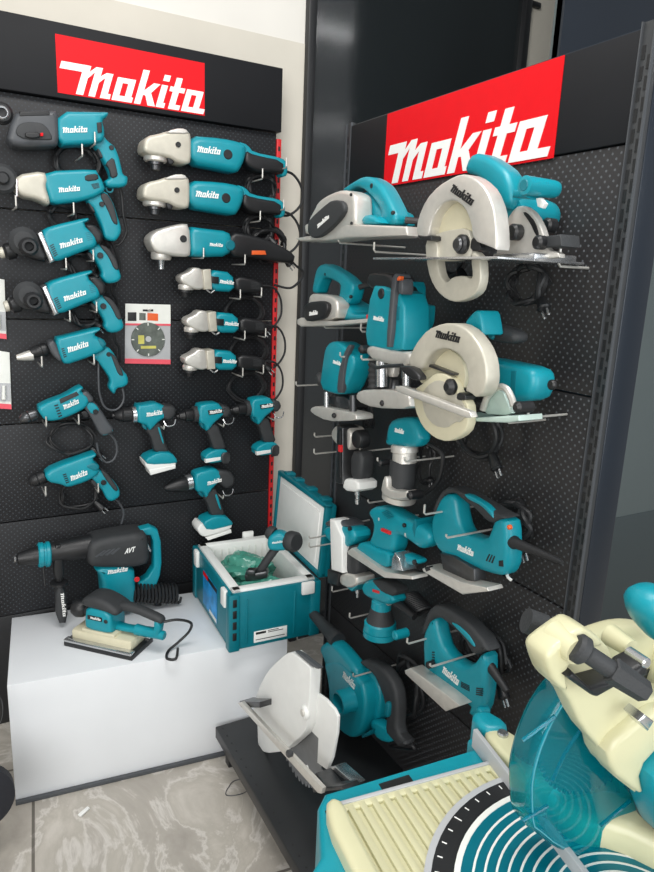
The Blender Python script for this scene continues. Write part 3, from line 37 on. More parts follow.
'blower': {'o': (1.0, 1.4073, 0.2889), 'p': 'R', 's': {'vol': [(-0.1141, 0.0509), (-0.0823, 0.0687), (-0.0316, 0.1049), (0.0437, 0.1073), (0.0978, 0.0999), (0.1141, 0.0593), (0.1129, 0.0053), (0.0988, -0.0451), (0.0578, -0.0897), (0.0022, -0.1073), (-0.0484, -0.1029), (-0.0701, -0.0679), (-0.0799, -0.0043)], 'tube': [(-0.1549, 0.0749), (-0.0942, 0.1323), (-0.0404, 0.1365), (0.0513, 0.1223), (0.0623, 0.1021), (-0.0726, 0.0059), (-0.1096, 0.0477)], 'nozzle': [(-0.0746, 0.1332), (-0.2401, 0.1425)], 'intake': [(0.0501, 0.0302), (0.0468, 0.0657)], 'motor': [(0.0224, 0.1119), (0.0836, 0.1222), (0.1335, 0.0835), (0.1233, -0.008), (0.0671, -0.0564), (0.0512, 0.0438)], 'grip': [(0.0442, 0.1287), (0.05, 0.1426), (0.093, 0.1667), (0.1533, 0.1772), (0.2104, 0.1577), (0.227, 0.1063), (0.2269, 0.0407), (0.2725, 0.0368), (0.2462, 0.0062), (0.2121, 0.007), (0.18, 0.0089), (0.1816, 0.067), (0.1561, 0.1075), (0.1132, 0.1366)], 'hteal': [(0.1078, -0.0027), (0.1406, 0.0103), (0.2294, 0.0346), (0.2033, -0.0101), (0.1524, -0.037), (0.1175, -0.0287)], 'logo': [(-0.0001, 0.0692), (0.0622, 0.0676), (0.0115, 0.0891)], 'trig': [(0.1889, 0.1069), (0.2043, 0.1105), (0.2028, 0.0672), (0.1869, 0.067)], 'rib': [(0.0981, -0.053), (0.1378, -0.0098), (0.1342, -0.025), (0.1021, -0.0578)], 'loop': [(0.1853, 0.1285), (0.2303, 0.1557)], 'bot': [(0.0492, 0.096), (0.163, 0.168)], 'cord': [(0.2513, 0.0162), (0.2751, 0.028), (0.27, 0.0093), (0.1833, -0.0473), (0.1639, -0.0504), (0.2108, -0.007)]}},
'mv': {'s': {'guard': [(0.4653, -0.5876), (0.456, -0.5375), (0.4551, -0.5141), (0.4595, -0.4859), (0.4693, -0.4561), (0.4849, -0.4309), (0.4974, -0.4208), (0.5209, -0.4128), (0.5663, -0.4217), (0.6116, -0.4607), (0.6464, -0.517), (0.662, -0.5714), (0.6777, -0.6434), (0.6641, -0.6528), (0.6166, -0.6687), (0.58, -0.6683), (0.5467, -0.6556), (0.5046, -0.6259), (0.4773, -0.5981)], 'arm': [(0.4115, -0.3355), (0.4165, -0.3284), (0.4473, -0.3123), (0.4566, -0.3131), (0.4802, -0.3287), (0.4989, -0.3473), (0.5133, -0.3728), (0.5359, -0.4037), (0.5626, -0.4153), (0.5861, -0.4173), (0.6274, -0.4261), (0.6371, -0.4696), (0.5988, -0.4798), (0.5691, -0.5049), (0.5827, -0.5472), (0.5587, -0.5272), (0.527, -0.4994), (0.5053, -0.4628), (0.477, -0.432), (0.4491, -0.3854), (0.4266, -0.3683), (0.415, -0.3456)], 'upper': [(0.516, -0.3805), (0.5452, -0.3731), (0.5759, -0.3695), (0.6028, -0.3717), (0.6359, -0.3814), (0.7087, -0.4147), (0.7295, -0.5072), (0.5794, -0.4539), (0.5283, -0.4143)], 'block': [(0.4009, -0.327), (0.4057, -0.3201), (0.4351, -0.3044), (0.4439, -0.305), (0.4655, -0.32), (0.469, -0.3279), (0.4491, -0.3284), (0.4305, -0.3409), (0.428, -0.3485), (0.435, -0.3715), (0.4159, -0.3573), (0.4039, -0.3359)], 'pad': [(0.4991, -0.4503), (0.5515, -0.4211), (0.5868, -0.4199), (0.6098, -0.425), (0.6163, -0.4543), (0.5793, -0.4641), (0.5505, -0.4884), (0.5631, -0.5259), (0.5402, -0.5084), (0.5113, -0.482)], 'motor': [(0.5507, -0.4894), (0.5604, -0.4811), (0.5799, -0.4667), (0.6242, -0.4562), (0.6575, -0.6044), (0.5997, -0.5896), (0.5774, -0.5528), (0.5592, -0.5153)], 'handle': [(0.5445, -0.3167), (0.5468, -0.3072), (0.554, -0.3003), (0.5657, -0.2981), (0.5837, -0.2998), (0.6159, -0.3146), (0.632, -0.3865), (0.5805, -0.3634), (0.5591, -0.3435), (0.5479, -0.3272)], 'bolt': [(0.425, -0.3143), (0.4838, -0.354)], 'boss': [(0.4284, -0.3214), (0.4263, -0.3083)], 'lever': [(0.4205, -0.3458), (0.4286, -0.3424), (0.4529, -0.3643), (0.4957, -0.3627), (0.507, -0.3556), (0.5235, -0.3508), (0.5267, -0.3664), (0.504, -0.3726), (0.4845, -0.3698), (0.4627, -0.3771), (0.4577, -0.3747), (0.4288, -0.3527)], 'boss2': [(0.5375, -0.3586), (0.5355, -0.3484)], 'screw': [(0.5208, -0.3521), (0.5197, -0.3464)], 'knob': [(0.4679, -0.3434), (0.4656, -0.3272)], 'clip': [(0.5144, -0.4095), (0.5215, -0.4041), (0.5351, -0.4144), (0.5288, -0.4243)], 'mend': [(0.5879, -0.5528), (0.611, -0.5545), (0.6527, -0.5666), (0.6677, -0.6344), (0.6066, -0.599)], 'blade': [(0.5551, -0.5216), (0.5392, -0.4265)], 'rib1': [(0.4394, -0.4661), (0.4795, -0.4467)], 'rib2': [(0.4883, -0.5293), (0.5008, -0.4973), (0.5179, -0.473)], 'rib3': [(0.4532, -0.571), (0.4861, -0.5613)], 'rib4': [(0.571, -0.6147), (0.6135, -0.5924)], 'rib5': [(0.6261, -0.5961), (0.601, -0.5678)]}},
'mh': {'s': {'bar': [(0.2912, 0.6809), (0.3059, 0.6909), (0.415, 0.695), (0.5319, 0.6995), (0.6174, 0.7036), (0.5918, 0.67), (0.5126, 0.6612), (0.3234, 0.6553), (0.3031, 0.6679), (0.2889, 0.6453), (0.2706, 0.6077), (0.2586, 0.5775), (0.2323, 0.5869), (0.2536, 0.6091), (0.2768, 0.6599)], 'knobs': [(0.5327, 0.6992), (0.5552, 0.7248), (0.5759, 0.7311), (0.5798, 0.7092), (0.5614, 0.6907)], 'fence': [(0.5391, 0.6915), (0.5202, 0.474)], 'lip': [(0.2974, 0.6623), (0.308, 0.6694), (0.3189, 0.6548)], 'ringp': [(0.3631, 0.5401), (0.3999, 0.5713), (0.4788, 0.6107), (0.5227, 0.6182)], 'ring2': [(0.3882, 0.5312), (0.4282, 0.5613), (0.5001, 0.5868)], 'slot': [(0.375, 0.6668), (0.4199, 0.6688)]}},
'mh2': {'s': {'base': [(0.538, 0.52), (0.5737, 0.5209), (0.6113, 0.5131), (0.6209, 0.4817), (0.6115, 0.4434), (0.5676, 0.4591), (0.5596, 0.4864)], 'br': [(0.5569, 0.6943), (0.5782, 0.6999), (0.5887, 0.6834), (0.5633, 0.6492)], 'fence': [(0.5408, 0.703), (0.5199, 0.4841)], 'fencet': [(0.4917, 0.6391), (0.4727, 0.4401)]}}}
HOOKS = [(1.61, 0.9957, 0.13, 0.012, 'upper steel hook reaching out past the grey nailer'),
(1.5907, 0.9521, 0.14, 0.015, 'lower steel hook with upturned end below the grey nailer head'),
(1.38, 0.8694, 0.09, 0.01, 'steel hook just above the finishing sander'),
(1.6202, 0.6885, 0.13, 0.008, 'steel hook across the upper half of the teal nailer grip'),
(1.5995, 0.67, 0.14, 0.015, 'lower steel hook with upturned end beside the teal nailer'),
(1.4909, 0.5752, 0.12, 0.018, 'steel hook under the foot of the teal nailer'),
(1.5029, 0.7673, 0.11, 0.008, 'steel hook over the top of the teal nailer'),
(1.0587, 0.9559, 0.16, 0.022, 'steel hook through the handle of the middle jigsaw'),
(0.971, 0.9377, 0.17, 0.008, 'steel hook in front of the middle jigsaw body'),
(1.3919, 0.5426, 0.12, 0.016, 'steel hook left of the round base sander'),
(1.6741, 0.3318, 0.13, 0.012, 'long steel hook above the blower nozzle'),
(1.07, 0.6512, 0.17, 0.014, 'steel hook through the handle of the lowest jigsaw'),
(0.9742, 0.6518, 0.18, 0.008, 'steel hook in front of the lowest jigsaw body'),
(1.3121, 0.4212, 0.15, 0.008, 'steel hook through the blower between housing and handle'),
(1.6955, 1.128, 0.15, 0.012, 'long thin steel hook left of the small plunge router'),
(1.4032, 1.2458, 0.18, 0.012, 'steel hook in front of the small plunge router'),
(1.2088, 1.2479, 0.2, 0.012, 'steel hook in front of the large plunge router columns')]

# ------------------------------------------------------------------ materials
def lin(c):
    def f(v):
        v /= 255.0
        return v/12.92 if v <= .04045 else ((v+.055)/1.055)**2.4
    return (f(c[0]), f(c[1]), f(c[2]), 1)
def mat(name, rgb, rough=.45, metal=0, var=.12, scale=30, bump=0, spec=.5, coat=0):
    m = bpy.data.materials.new(name); m.use_nodes = True
    nt = m.node_tree; b = nt.nodes['Principled BSDF']
    tc = nt.nodes.new('ShaderNodeTexCoord'); nz = nt.nodes.new('ShaderNodeTexNoise')
    nz.inputs['Scale'].default_value = scale; nz.inputs['Detail'].default_value = 4
    nt.links.new(tc.outputs['Object'], nz.inputs['Vector'])
    cr = nt.nodes.new('ShaderNodeValToRGB'); c = lin(rgb)
    cr.color_ramp.elements[0].color = tuple(x*(1-var) for x in c[:3])+(1,)
    cr.color_ramp.elements[1].color = tuple(min(1, x*(1+var)) for x in c[:3])+(1,)
    cr.color_ramp.elements[0].position = .3; cr.color_ramp.elements[1].position = .7
    nt.links.new(nz.outputs['Fac'], cr.inputs['Fac']); nt.links.new(cr.outputs['Color'], b.inputs['Base Color'])
    b.inputs['Roughness'].default_value = rough; b.inputs['Metallic'].default_value = metal
    b.inputs['Specular IOR Level'].default_value = spec
    if coat: b.inputs['Coat Weight'].default_value = coat
    if bump:
        bp = nt.nodes.new('ShaderNodeBump'); bp.inputs['Strength'].default_value = bump; bp.inputs['Distance'].default_value = .002
        n2 = nt.nodes.new('ShaderNodeTexNoise'); n2.inputs['Scale'].default_value = scale*12
        nt.links.new(tc.outputs['Object'], n2.inputs['Vector'])
        nt.links.new(n2.outputs['Fac'], bp.inputs['Height']); nt.links.new(bp.outputs['Normal'], b.inputs['Normal'])
    return m
TEAL = mat('teal_plastic', (8,140,156), .38, var=.05, bump=.08)
TEALD = mat('dark_teal_plastic', (0,112,126), .42, var=.05, bump=.08)
RUB = mat('dark_rubber', (50,52,54), .62, var=.1, bump=.25)
BLK = mat('black_plastic', (27,28,30), .42, var=.1, bump=.12)
CORDM = mat('cord_rubber', (30,31,33), .5, var=.1)
GREY = mat('grey_housing', (72,75,79), .42, var=.06, bump=.1)
GREYD = mat('upright_steel', (58,60,62), .4, .2, var=.08, scale=30)
ALU = mat('cast_aluminium', (214,211,204), .36, .5, var=.05, scale=60, bump=.15)
BEI = mat('beige_cast_metal', (196,192,178), .42, .25, var=.05, scale=60, bump=.12)
STEEL = mat('bright_steel', (200,202,204), .25, .9, var=.05, scale=80)
DSTEEL = mat('dark_steel', (92,93,95), .32, .85, var=.1, scale=80)
BLADE = mat('saw_blade', (128,130,132), .4, .3, var=.06, scale=40)
WIRE = mat('hook_steel', (206,204,198), .35, .45, var=.08, scale=80)
WHT = mat('white_plastic', (232,233,230), .45, var=.02, bump=.05)
INK = mat('white_ink', (240,241,238), .5, var=.01)
BINK = mat('black_ink', (26,26,28), .5, var=.02)
RED = mat('red_print', (222,6,22), .55, var=.02, spec=.25)
REDP = mat('red_plastic', (205,36,40), .4, var=.04)
ORG = mat('orange_plastic', (226,98,44), .4, var=.04)
CREAM = mat('cream_paint', (206,203,166), .38, var=.03, scale=12, bump=.05, coat=.2)
CRM2 = mat('cream_guard', (214,208,180), .42, .1, var=.04, bump=.08)
HEAD = mat('header_board', (24,25,28), .6, var=.1, scale=6, spec=.25)
FRM = mat('black_powder_coat', (30,31,33), .4, var=.1, scale=20)
NAVY = mat('dark_slate_panel', (24,32,42), .3, var=.08, scale=2)
SLATE = mat('slate_wall', (92,102,103), .4, var=.06, scale=1.2)
SLATED = mat('dark_slate', (66,75,77), .4, var=.06, scale=1.2)
GLOSSD = mat('dark_glass', (30,34,36), .12, var=.15, scale=1.5, spec=1.0)
PLIN = mat('white_laminate', (226,229,232), .38, var=.02, scale=5)
WALLM = mat('cream_plaster', (205,200,188), .8, var=.04, scale=5, bump=.1)
WALLU = mat('light_plaster', (222,219,212), .8, var=.03, scale=4, bump=.1)
GBAG = mat('green_film', (74,150,132), .25, var=.25, scale=14, bump=.2)
BLUE = mat('blue_print', (24,140,205), .4, var=.45, scale=22)
PALE = mat('pale_green_sheet', (188,208,200), .35, .2, var=.04)
CARD = mat('grey_card', (176,178,180), .4, var=.03)
CARDW = mat('white_card', (226,228,222), .4, var=.03)
PINK = mat('pink_print', (224,84,98), .4, var=.05)
DISCM = mat('cutting_disc', (98,104,98), .5, .4, var=.3, scale=55)
YEL = mat('yellow_print', (196,190,96), .5, var=.2)
SHELFM = mat('black_shelf', (34,36,38), .45, var=.1, scale=10)
TABT = mat('turntable_teal', (4,116,134), .3, .3, var=.06, scale=20)
CHAIRM = mat('chair_fabric', (26,28,36), .7, var=.1, scale=120, bump=.3)

def pegmat(name, base, hole, pitch, r, rough):
    m = mat(name, base, rough, var=.1, scale=8, spec=.5); nt = m.node_tree; N = nt.nodes; L = nt.links
    b = N['Principled BSDF']; tc = [n for n in N if n.type == 'TEX_COORD'][0]; ramp = [n for n in N if n.type == 'VALTORGB'][0]
    sp = N.new('ShaderNodeSeparateXYZ'); L.new(tc.outputs['Object'], sp.inputs[0])
    def mth(op, a, bb=None):
        n = N.new('ShaderNodeMath'); n.operation = op
        for i, v in enumerate((a, bb)):
            if v is None: continue
            if isinstance(v, (int, float)): n.inputs[i].default_value = v
            else: L.new(v, n.inputs[i])
        return n.outputs[0]
    def lattice(off):
        ds = []
        for k in (0, 1):
            t = mth('ADD', mth('DIVIDE', sp.outputs[k], pitch), off+50)
            f = mth('SUBTRACT', mth('FRACT', t), .5); ds.append(mth('MULTIPLY', f, f))
        return mth('LESS_THAN', mth('SQRT', mth('ADD', ds[0], ds[1])), r)
    h = mth('MAXIMUM', lattice(0), lattice(.5))
    mx = N.new('ShaderNodeMix'); mx.data_type = 'RGBA'
    L.new(h, mx.inputs[0]); L.new(ramp.outputs['Color'], mx.inputs[6]); mx.inputs[7].default_value = lin(hole)
    L.new(mx.outputs[2], b.inputs['Base Color'])
    mr = mth('ADD', mth('MULTIPLY', h, .9-rough), rough); L.new(mr, b.inputs['Roughness'])
    sv = mth('MULTIPLY', mth('SUBTRACT', 1.0, h), .5); L.new(sv, b.inputs['Specular IOR Level'])
    return m
PEGL = pegmat('perforated_board_left', (20,21,25), (74,78,82), .0165, .125, .55)
PEGR = pegmat('perforated_board_right', (37,36,37), (88,91,94), .0175, .125, .45)

def tealglass(name, tint, dcol, mix, ior=1.5):
    m = bpy.data.materials.new(name); m.use_nodes = True; nt = m.node_tree; N = nt.nodes; L = nt.links
    N.remove(N['Principled BSDF']); out = N['Material Output']
    tr = N.new('ShaderNodeBsdfTransparent'); gl = N.new('ShaderNodeBsdfGlossy'); df = N.new('ShaderNodeBsdfDiffuse')
    nz = N.new('ShaderNodeTexNoise'); nz.inputs['Scale'].default_value = 9
    tc = N.new('ShaderNodeTexCoord'); L.new(tc.outputs['Object'], nz.inputs['Vector'])
    cr = N.new('ShaderNodeValToRGB'); cr.color_ramp.elements[0].color = tint+(1,); cr.color_ramp.elements[1].color = tuple(min(1, c*1.12+.04) for c in tint)+(1,)
    L.new(nz.outputs['Fac'], cr.inputs['Fac']); L.new(cr.outputs['Color'], tr.inputs['Color'])
    df.inputs['Color'].default_value = dcol+(1,); gl.inputs['Roughness'].default_value = .06
    m1 = N.new('ShaderNodeMixShader'); m1.inputs[0].default_value = mix; L.new(tr.outputs[0], m1.inputs[1]); L.new(df.outputs[0], m1.inputs[2])
    fr = N.new('ShaderNodeFresnel'); fr.inputs['IOR'].default_value = ior
    m2 = N.new('ShaderNodeMixShader'); L.new(fr.outputs[0], m2.inputs[0]); L.new(m1.outputs[0], m2.inputs[1]); L.new(gl.outputs[0], m2.inputs[2])
    L.new(m2.outputs[0], out.inputs['Surface']); return m
TGLASS = tealglass('clear_teal_guard', (.16,.76,.86), (.0,.50,.64), .22)
TRIB = tealglass('teal_guard_rib', (.10,.62,.74), (.0,.30,.40), .35)
TRIM_ = tealglass('guard_rim_highlight', (.40,.86,.92), (.22,.72,.82), .40, 1.6)  # paler colour paints in the highlights along the guard rim

def floormat():
    m = mat('marble_tile', (172,166,156), .32, var=.1, scale=3); nt = m.node_tree; N = nt.nodes; L = nt.links
    b = N['Principled BSDF']; tc = [n for n in N if n.type == 'TEX_COORD'][0]; ramp = [n for n in N if n.type == 'VALTORGB'][0]
    vo = N.new('ShaderNodeTexNoise'); vo.inputs['Scale'].default_value = 3.2; vo.inputs['Detail'].default_value = 9; vo.inputs['Distortion'].default_value = 1.6; vo.inputs['Roughness'].default_value = .62
    L.new(tc.outputs['Object'], vo.inputs['Vector'])
    c2 = N.new('ShaderNodeValToRGB'); e = c2.color_ramp.elements
    e[0].position = .30; e[0].color = lin((158,152,143)); e[1].position = .66; e[1].color = lin((200,194,184))
    for p, c in ((.46,(174,168,158)), (.495,(206,201,193)), (.53,(177,171,160))):
        x = e.new(p); x.color = lin(c)
    L.new(vo.outputs['Fac'], c2.inputs['Fac'])
    br = N.new('ShaderNodeTexBrick'); br.offset = 0; br.inputs['Scale'].default_value = 1
    br.inputs['Brick Width'].default_value = .6; br.inputs['Row Height'].default_value = .6; br.inputs['Mortar Size'].default_value = .004
    br.inputs['Color1'].default_value = (1,1,1,1); br.inputs['Color2'].default_value = (.93,.93,.94,1); br.inputs['Mortar'].default_value = (.30,.29,.28,1)
    mp = N.new('ShaderNodeMapping'); mp.inputs['Location'].default_value = (.08, -.08, 0); mp.inputs['Rotation'].default_value = (0,0,math.radians(6))
    L.new(tc.outputs['Object'], mp.inputs['Vector']); L.new(mp.outputs[0], br.inputs['Vector'])
    mx = N.new('ShaderNodeMix'); mx.data_type = 'RGBA'; mx.blend_type = 'MULTIPLY'; mx.inputs[0].default_value = 1
    L.new(c2.outputs['Color'], mx.inputs[6]); L.new(br.outputs['Color'], mx.inputs[7]); L.new(mx.outputs[2], b.inputs['Base Color'])
    return m
FLOOR = floormat()

# ------------------------------------------------------------------ geometry helpers
def newbm(): return bmesh.new()
def obj(name, bm, m, parent=None, xf=None, ang=38, kind=None):
    me = bpy.data.meshes.new(name)
    if xf is not None: bmesh.ops.transform(bm, matrix=xf, verts=bm.verts)
    bmesh.ops.recalc_face_normals(bm, faces=bm.faces)
    bm.to_mesh(me); bm.free()
    me.materials.append(m)
    for p in me.polygons: p.use_smooth = True
    me.set_sharp_from_angle(angle=math.radians(ang))
    o = bpy.data.objects.new(name, me); COL.objects.link(o)
    if parent: o.parent = parent
    if kind: o['kind'] = kind
    return o
def tag(o, label, cat, group=None):
    o['label'] = label; o['category'] = cat
    if group: o['group'] = group
    return o
def thing(name, label, cat, loc=(0,0,0), rot=(0,0,0), group=None):
    o = bpy.data.objects.new(name, None); COL.objects.link(o); o.empty_display_size = .02
    o.location = loc; o.rotation_euler = rot
    return tag(o, label, cat, group)
def copy_tree(o, loc, label):
    r = o.copy(); COL.objects.link(r); r.location = loc; r['label'] = label
    for ch in list(o.children):
        c = ch.copy(); COL.objects.link(c); c.parent = r
        for g in list(ch.children):
            d = g.copy(); COL.objects.link(d); d.parent = c
    return r
def chaikin(P, n=1, closed=True):
    for _ in range(n):
        Q = []
        m = len(P)
        for i in range(m if closed else m-1):
            a, b = P[i], P[(i+1) % m]
            Q.append((a[0]*.78+b[0]*.22, a[1]*.78+b[1]*.22)); Q.append((a[0]*.22+b[0]*.78, a[1]*.22+b[1]*.78))
        P = Q if closed else [P[0]]+Q[1:-1]+[P[-1]]
    return P
def area(P): return sum(P[i][0]*P[(i+1) % len(P)][1]-P[(i+1) % len(P)][0]*P[i][1] for i in range(len(P)))/2
def inset_dirs(P, b):
    """per-vertex inward step for an inset of 1, limited where the outline is thin"""
    n = len(P); S = []
    for i in range(n):
        a, p, c = P[i-1], P[i], P[(i+1) % n]
        e1 = Vector((p[0]-a[0], p[1]-a[1])); e2 = Vector((c[0]-p[0], c[1]-p[1]))
        if e1.length < 1e-7 or e2.length < 1e-7: S.append(Vector((0, 0))); continue
        e1.normalize(); e2.normalize()
        q = Vector((-e1.y-e2.y, e1.x+e2.x)); k = max(1+e1.dot(e2), .5); S.append(q/k)
    F = []
    for i in range(n):
        s = S[i]
        if s.length < 1e-6 or b <= 0: F.append(1.0); continue
        d = s.normalized(); best = 1e9; o = P[i]
        for j in range(n):
            if j == i or (j+1) % n == i: continue
            p, q = P[j], P[(j+1) % n]; ex, ey = q[0]-p[0], q[1]-p[1]
            den = d.x*ey-d.y*ex
            if abs(den) < 1e-12: continue
            wx, wy = p[0]-o[0], p[1]-o[1]
            t = (wx*ey-wy*ex)/den; u = (wx*d.y-wy*d.x)/den
            if t > 1e-6 and -1e-6 <= u <= 1+1e-6: best = min(best, t)
        F.append(min(1.0, .40*best/(b*max(s.length, .5))))
    for _ in range(2): F = [min(F[i], (F[i-1]+F[i]*2+F[(i+1) % n])/4) for i in range(n)]
    return [S[i]*F[i] for i in range(n)]
def inset(P, d, S=None):
    if d == 0: return list(P)
    S = S or inset_dirs(P, d)
    return [(p[0]+s.x*d, p[1]+s.y*d) for p, s in zip(P, S)]
def cap(bm, ring, flip):
    from mathutils.geometry import delaunay_2d_cdt
    pts = [Vector((v.co.x, v.co.y)) for v in ring]; z = ring[0].co.z; m = len(pts)
    vs, es, fs, ov, oe, of = delaunay_2d_cdt(pts, [(i, (i+1) % m) for i in range(m)], [], 1, 1e-7)
    V = []
    for k, src in enumerate(ov):
        V.append(ring[src[0]] if src else bm.verts.new((vs[k].x, vs[k].y, z)))
    for f in fs:
        q = [V[i] for i in f]
        if len(set(q)) < 3: continue
        try: bm.faces.new(q[::-1] if flip else q)
        except ValueError: pass
def prism(bm, P, z0, z1, b=.006, ch=1, n=3, back=True):
    P = chaikin([tuple(p)[:2] for p in P], ch)
    if area(P) < 0: P = P[::-1]
    b = min(b, (z1-z0)*.48)
    lv = []
    bb = b if back else 0
    if bb > 0:
        for k in range(n+1):
            t = k/n*PI/2; lv.append((bb*(1-math.sin(t)), z0+bb*(1-math.cos(t))))
    else: lv.append((0, z0))
    if b > 0:
        for k in range(n+1):
            t = k/n*PI/2; lv.append((b*(1-math.cos(t)), z1-b+b*math.sin(t)))
    else: lv.append((0, z1))
    rings = []; S = inset_dirs(P, b) if b > 0 else None
    for d, z in lv:
        rings.append([bm.verts.new((x, y, z)) for x, y in inset(P, d, S)])
    m = len(P)
    for r0, r1 in zip(rings, rings[1:]):
        for i in range(m):
            j = (i+1) % m; bm.faces.new((r0[i], r0[j], r1[j], r1[i]))
    cap(bm, rings[-1], False); cap(bm, rings[0], True)
def frame(d):
    d = Vector(d).normalized(); a = Vector((0,0,1)) if abs(d.z) < .9 else Vector((1,0,0))
    u = d.cross(a).normalized(); return u, d.cross(u).normalized(), d
def lathe(bm, p0, p1, prof, seg=24, caps=True):
    """prof: (t along axis 0..1 of the segment, radius)"""
    p0 = Vector(p0); p1 = Vector(p1); u, v, d = frame(p1-p0); L = (p1-p0)
    rings = []
    for t, r in prof:
        c = p0+L*t; rings.append([bm.verts.new(c+(u*math.cos(2*PI*k/seg)+v*math.sin(2*PI*k/seg))*max(r, 1e-4)) for k in range(seg)])
    for a, b in zip(rings, rings[1:]):
        for k in range(seg):
            j = (k+1) % seg; bm.faces.new((a[k], a[j], b[j], b[k]))
    if caps: bm.faces.new(rings[0][::-1]); bm.faces.new(rings[-1])
def cyl(bm, p0, p1, r, r2=None, b=.0015, seg=20):
    r2 = r if r2 is None else r2; L = (Vector(p1)-Vector(p0)).length; b = min(b, L*.4, r*.5); t = b/L
    lathe(bm, p0, p1, [(0, r-b), (t, r), (1-t, r2), (1, r2-b)], seg)
def catmull(P, n=8, closed=False):
    P = [Vector(p) for p in P]; R = []; m = len(P)
    for i in range(m if closed else m-1):
        if closed: a, b, c, d = P[i-1], P[i], P[(i+1) % m], P[(i+2) % m]
        else: a, b, c, d = P[max(i-1, 0)], P[i], P[i+1], P[min(i+2, m-1)]
        for k in range(n):
            t = k/n
            R.append(.5*((2*b)+(c-a)*t+(2*a-5*b+4*c-d)*t*t+(3*b-a-3*c+d)*t**3))
    if not closed: R.append(P[-1])
    return R
def tube(bm, P, r, seg=8, n=8, smooth=True, closed=False):
    Q = catmull(P, n, closed) if smooth else [Vector(p) for p in P]
    rings = []; prev = None; m = len(Q)
    for i in range(m):
        if closed: d = Q[(i+1) % m]-Q[i-1]
        else: d = Q[min(i+1, m-1)]-Q[max(i-1, 0)]
        if d.length < 1e-9: d = Vector((0,0,1))
        d.normalize()
        if prev is None: u, v, _ = frame(d)
        else:
            u = prev-d*prev.dot(d)
            if u.length < 1e-6: u, v, _ = frame(d)
            u.normalize(); v = d.cross(u)
        prev = u
        rr = r[i*len(r)//m] if isinstance(r, list) else r
        rings.append([bm.verts.new(Q[i]+(u*math.cos(2*PI*k/seg)+v*math.sin(2*PI*k/seg))*rr) for k in range(seg)])
    for i in range(m if closed else m-1):
        a, b = rings[i], rings[(i+1) % m]
        for k in range(seg):
            j = (k+1) % seg; bm.faces.new((a[k], a[j], b[j], b[k]))
    if not closed: bm.faces.new(rings[0][::-1]); bm.faces.new(rings[-1])
def box(bm, c, s, b=.003, rot=None):
    w, d, h = s[0]/2, s[1]/2, s[2]/2
    t = newbm()
    bmesh.ops.create_cube(t, size=1)
    for v in t.verts: v.co = Vector((v.co.x*s[0], v.co.y*s[1], v.co.z*s[2]))
    if b: bmesh.ops.bevel(t, geom=list(t.edges), offset=min(b, w*.9, d*.9, h*.9), segments=2, affect='EDGES', profile=.5)
    M = Matrix.Translation(c)
    if rot is not None: M = M @ (rot.to_matrix().to_4x4() if isinstance(rot, Euler) else rot)
    mp = {v: bm.verts.new(M @ v.co) for v in t.verts}
    for f in t.faces: bm.faces.new([mp[v] for v in f.verts])
    t.free()
def pbox(name, c, s, m, parent=None, b=.003, rot=None, kind=None):
    bm = newbm(); box(bm, c, s, b, rot); return obj(name, bm, m, parent, kind=kind)

# lettering: the bold slanted word, drawn from strokes
def R4(a, b, c, d): return [(a, b), (c, b), (c, d), (a, d)]
def word(ext=0, foot=0):
    G = []
    x = 0
    G += [R4(x-ext-.25, .95, x+.36, 1.25), R4(x, 0, x+.36, 1.25), [(x+.36, .72), (x+.62, 1.02), (x+.92, 1.02), (x+.92, 1.25), (x+.62, 1.25), (x+.36, 1.0)],
          R4(x+.62, 0, x+.95, 1.25), [(x+.95, .62), (x+1.2, .86), (x+1.45, .86), (x+1.45, 1.08), (x+1.2, 1.08), (x+.95, .9)], R4(x+1.2, 0, x+1.54, 1.08), R4(x+1.2, 0, x+1.7, .22)]
    x = 1.8
    def ga(x, f=0): return [R4(x, 0, x+.33, 1), R4(x, .78, x+.96, 1), R4(x+.62, 0, x+.96, 1), R4(x, 0, x+1.06+f, .23)]
    G += ga(x); x = 2.98
    G += [R4(x, 0, x+.34, 1.5), [(x+.34, .42), (x+.62, .42), (x+1.1, 1), (x+.74, 1), (x+.34, .62)], [(x+.34, .62), (x+.74, 0), (x+1.14, 0), (x+.62, .72)]]
    x = 4.16
    G += [R4(x, 0, x+.34, 1), R4(x, 1.18, x+.34, 1.45), R4(x, 0, x+.46, .22)]; x = 4.74
    G += [R4(x+.1, 0, x+.44, 1.42), R4(x-.1, .78, x+.74, 1), R4(x+.1, 0, x+.72, .22)]; x = 5.58
    G += ga(x, foot)
    return G
def put_word(bm, b0, b1, t0, z, th=.0008, ext=0, foot=0, shear=.32, glyphs=None, W=6.64):
    b0 = Vector(b0); b1 = Vector(b1); t0 = Vector(t0); e = (b1-b0)/W
    nrm = Vector((-e.y, e.x)).normalized(); h = abs((t0-b0).dot(nrm))/1.25
    for i, P in enumerate(glyphs or word(ext, foot)):
        Q = [b0+e*(x+shear*y*h/e.length)+nrm*(y*h) for x, y in P]
        prism(bm, [(q.x, q.y) for q in Q], z-.0003, z+th+i*.00003, 0, 0, back=False)

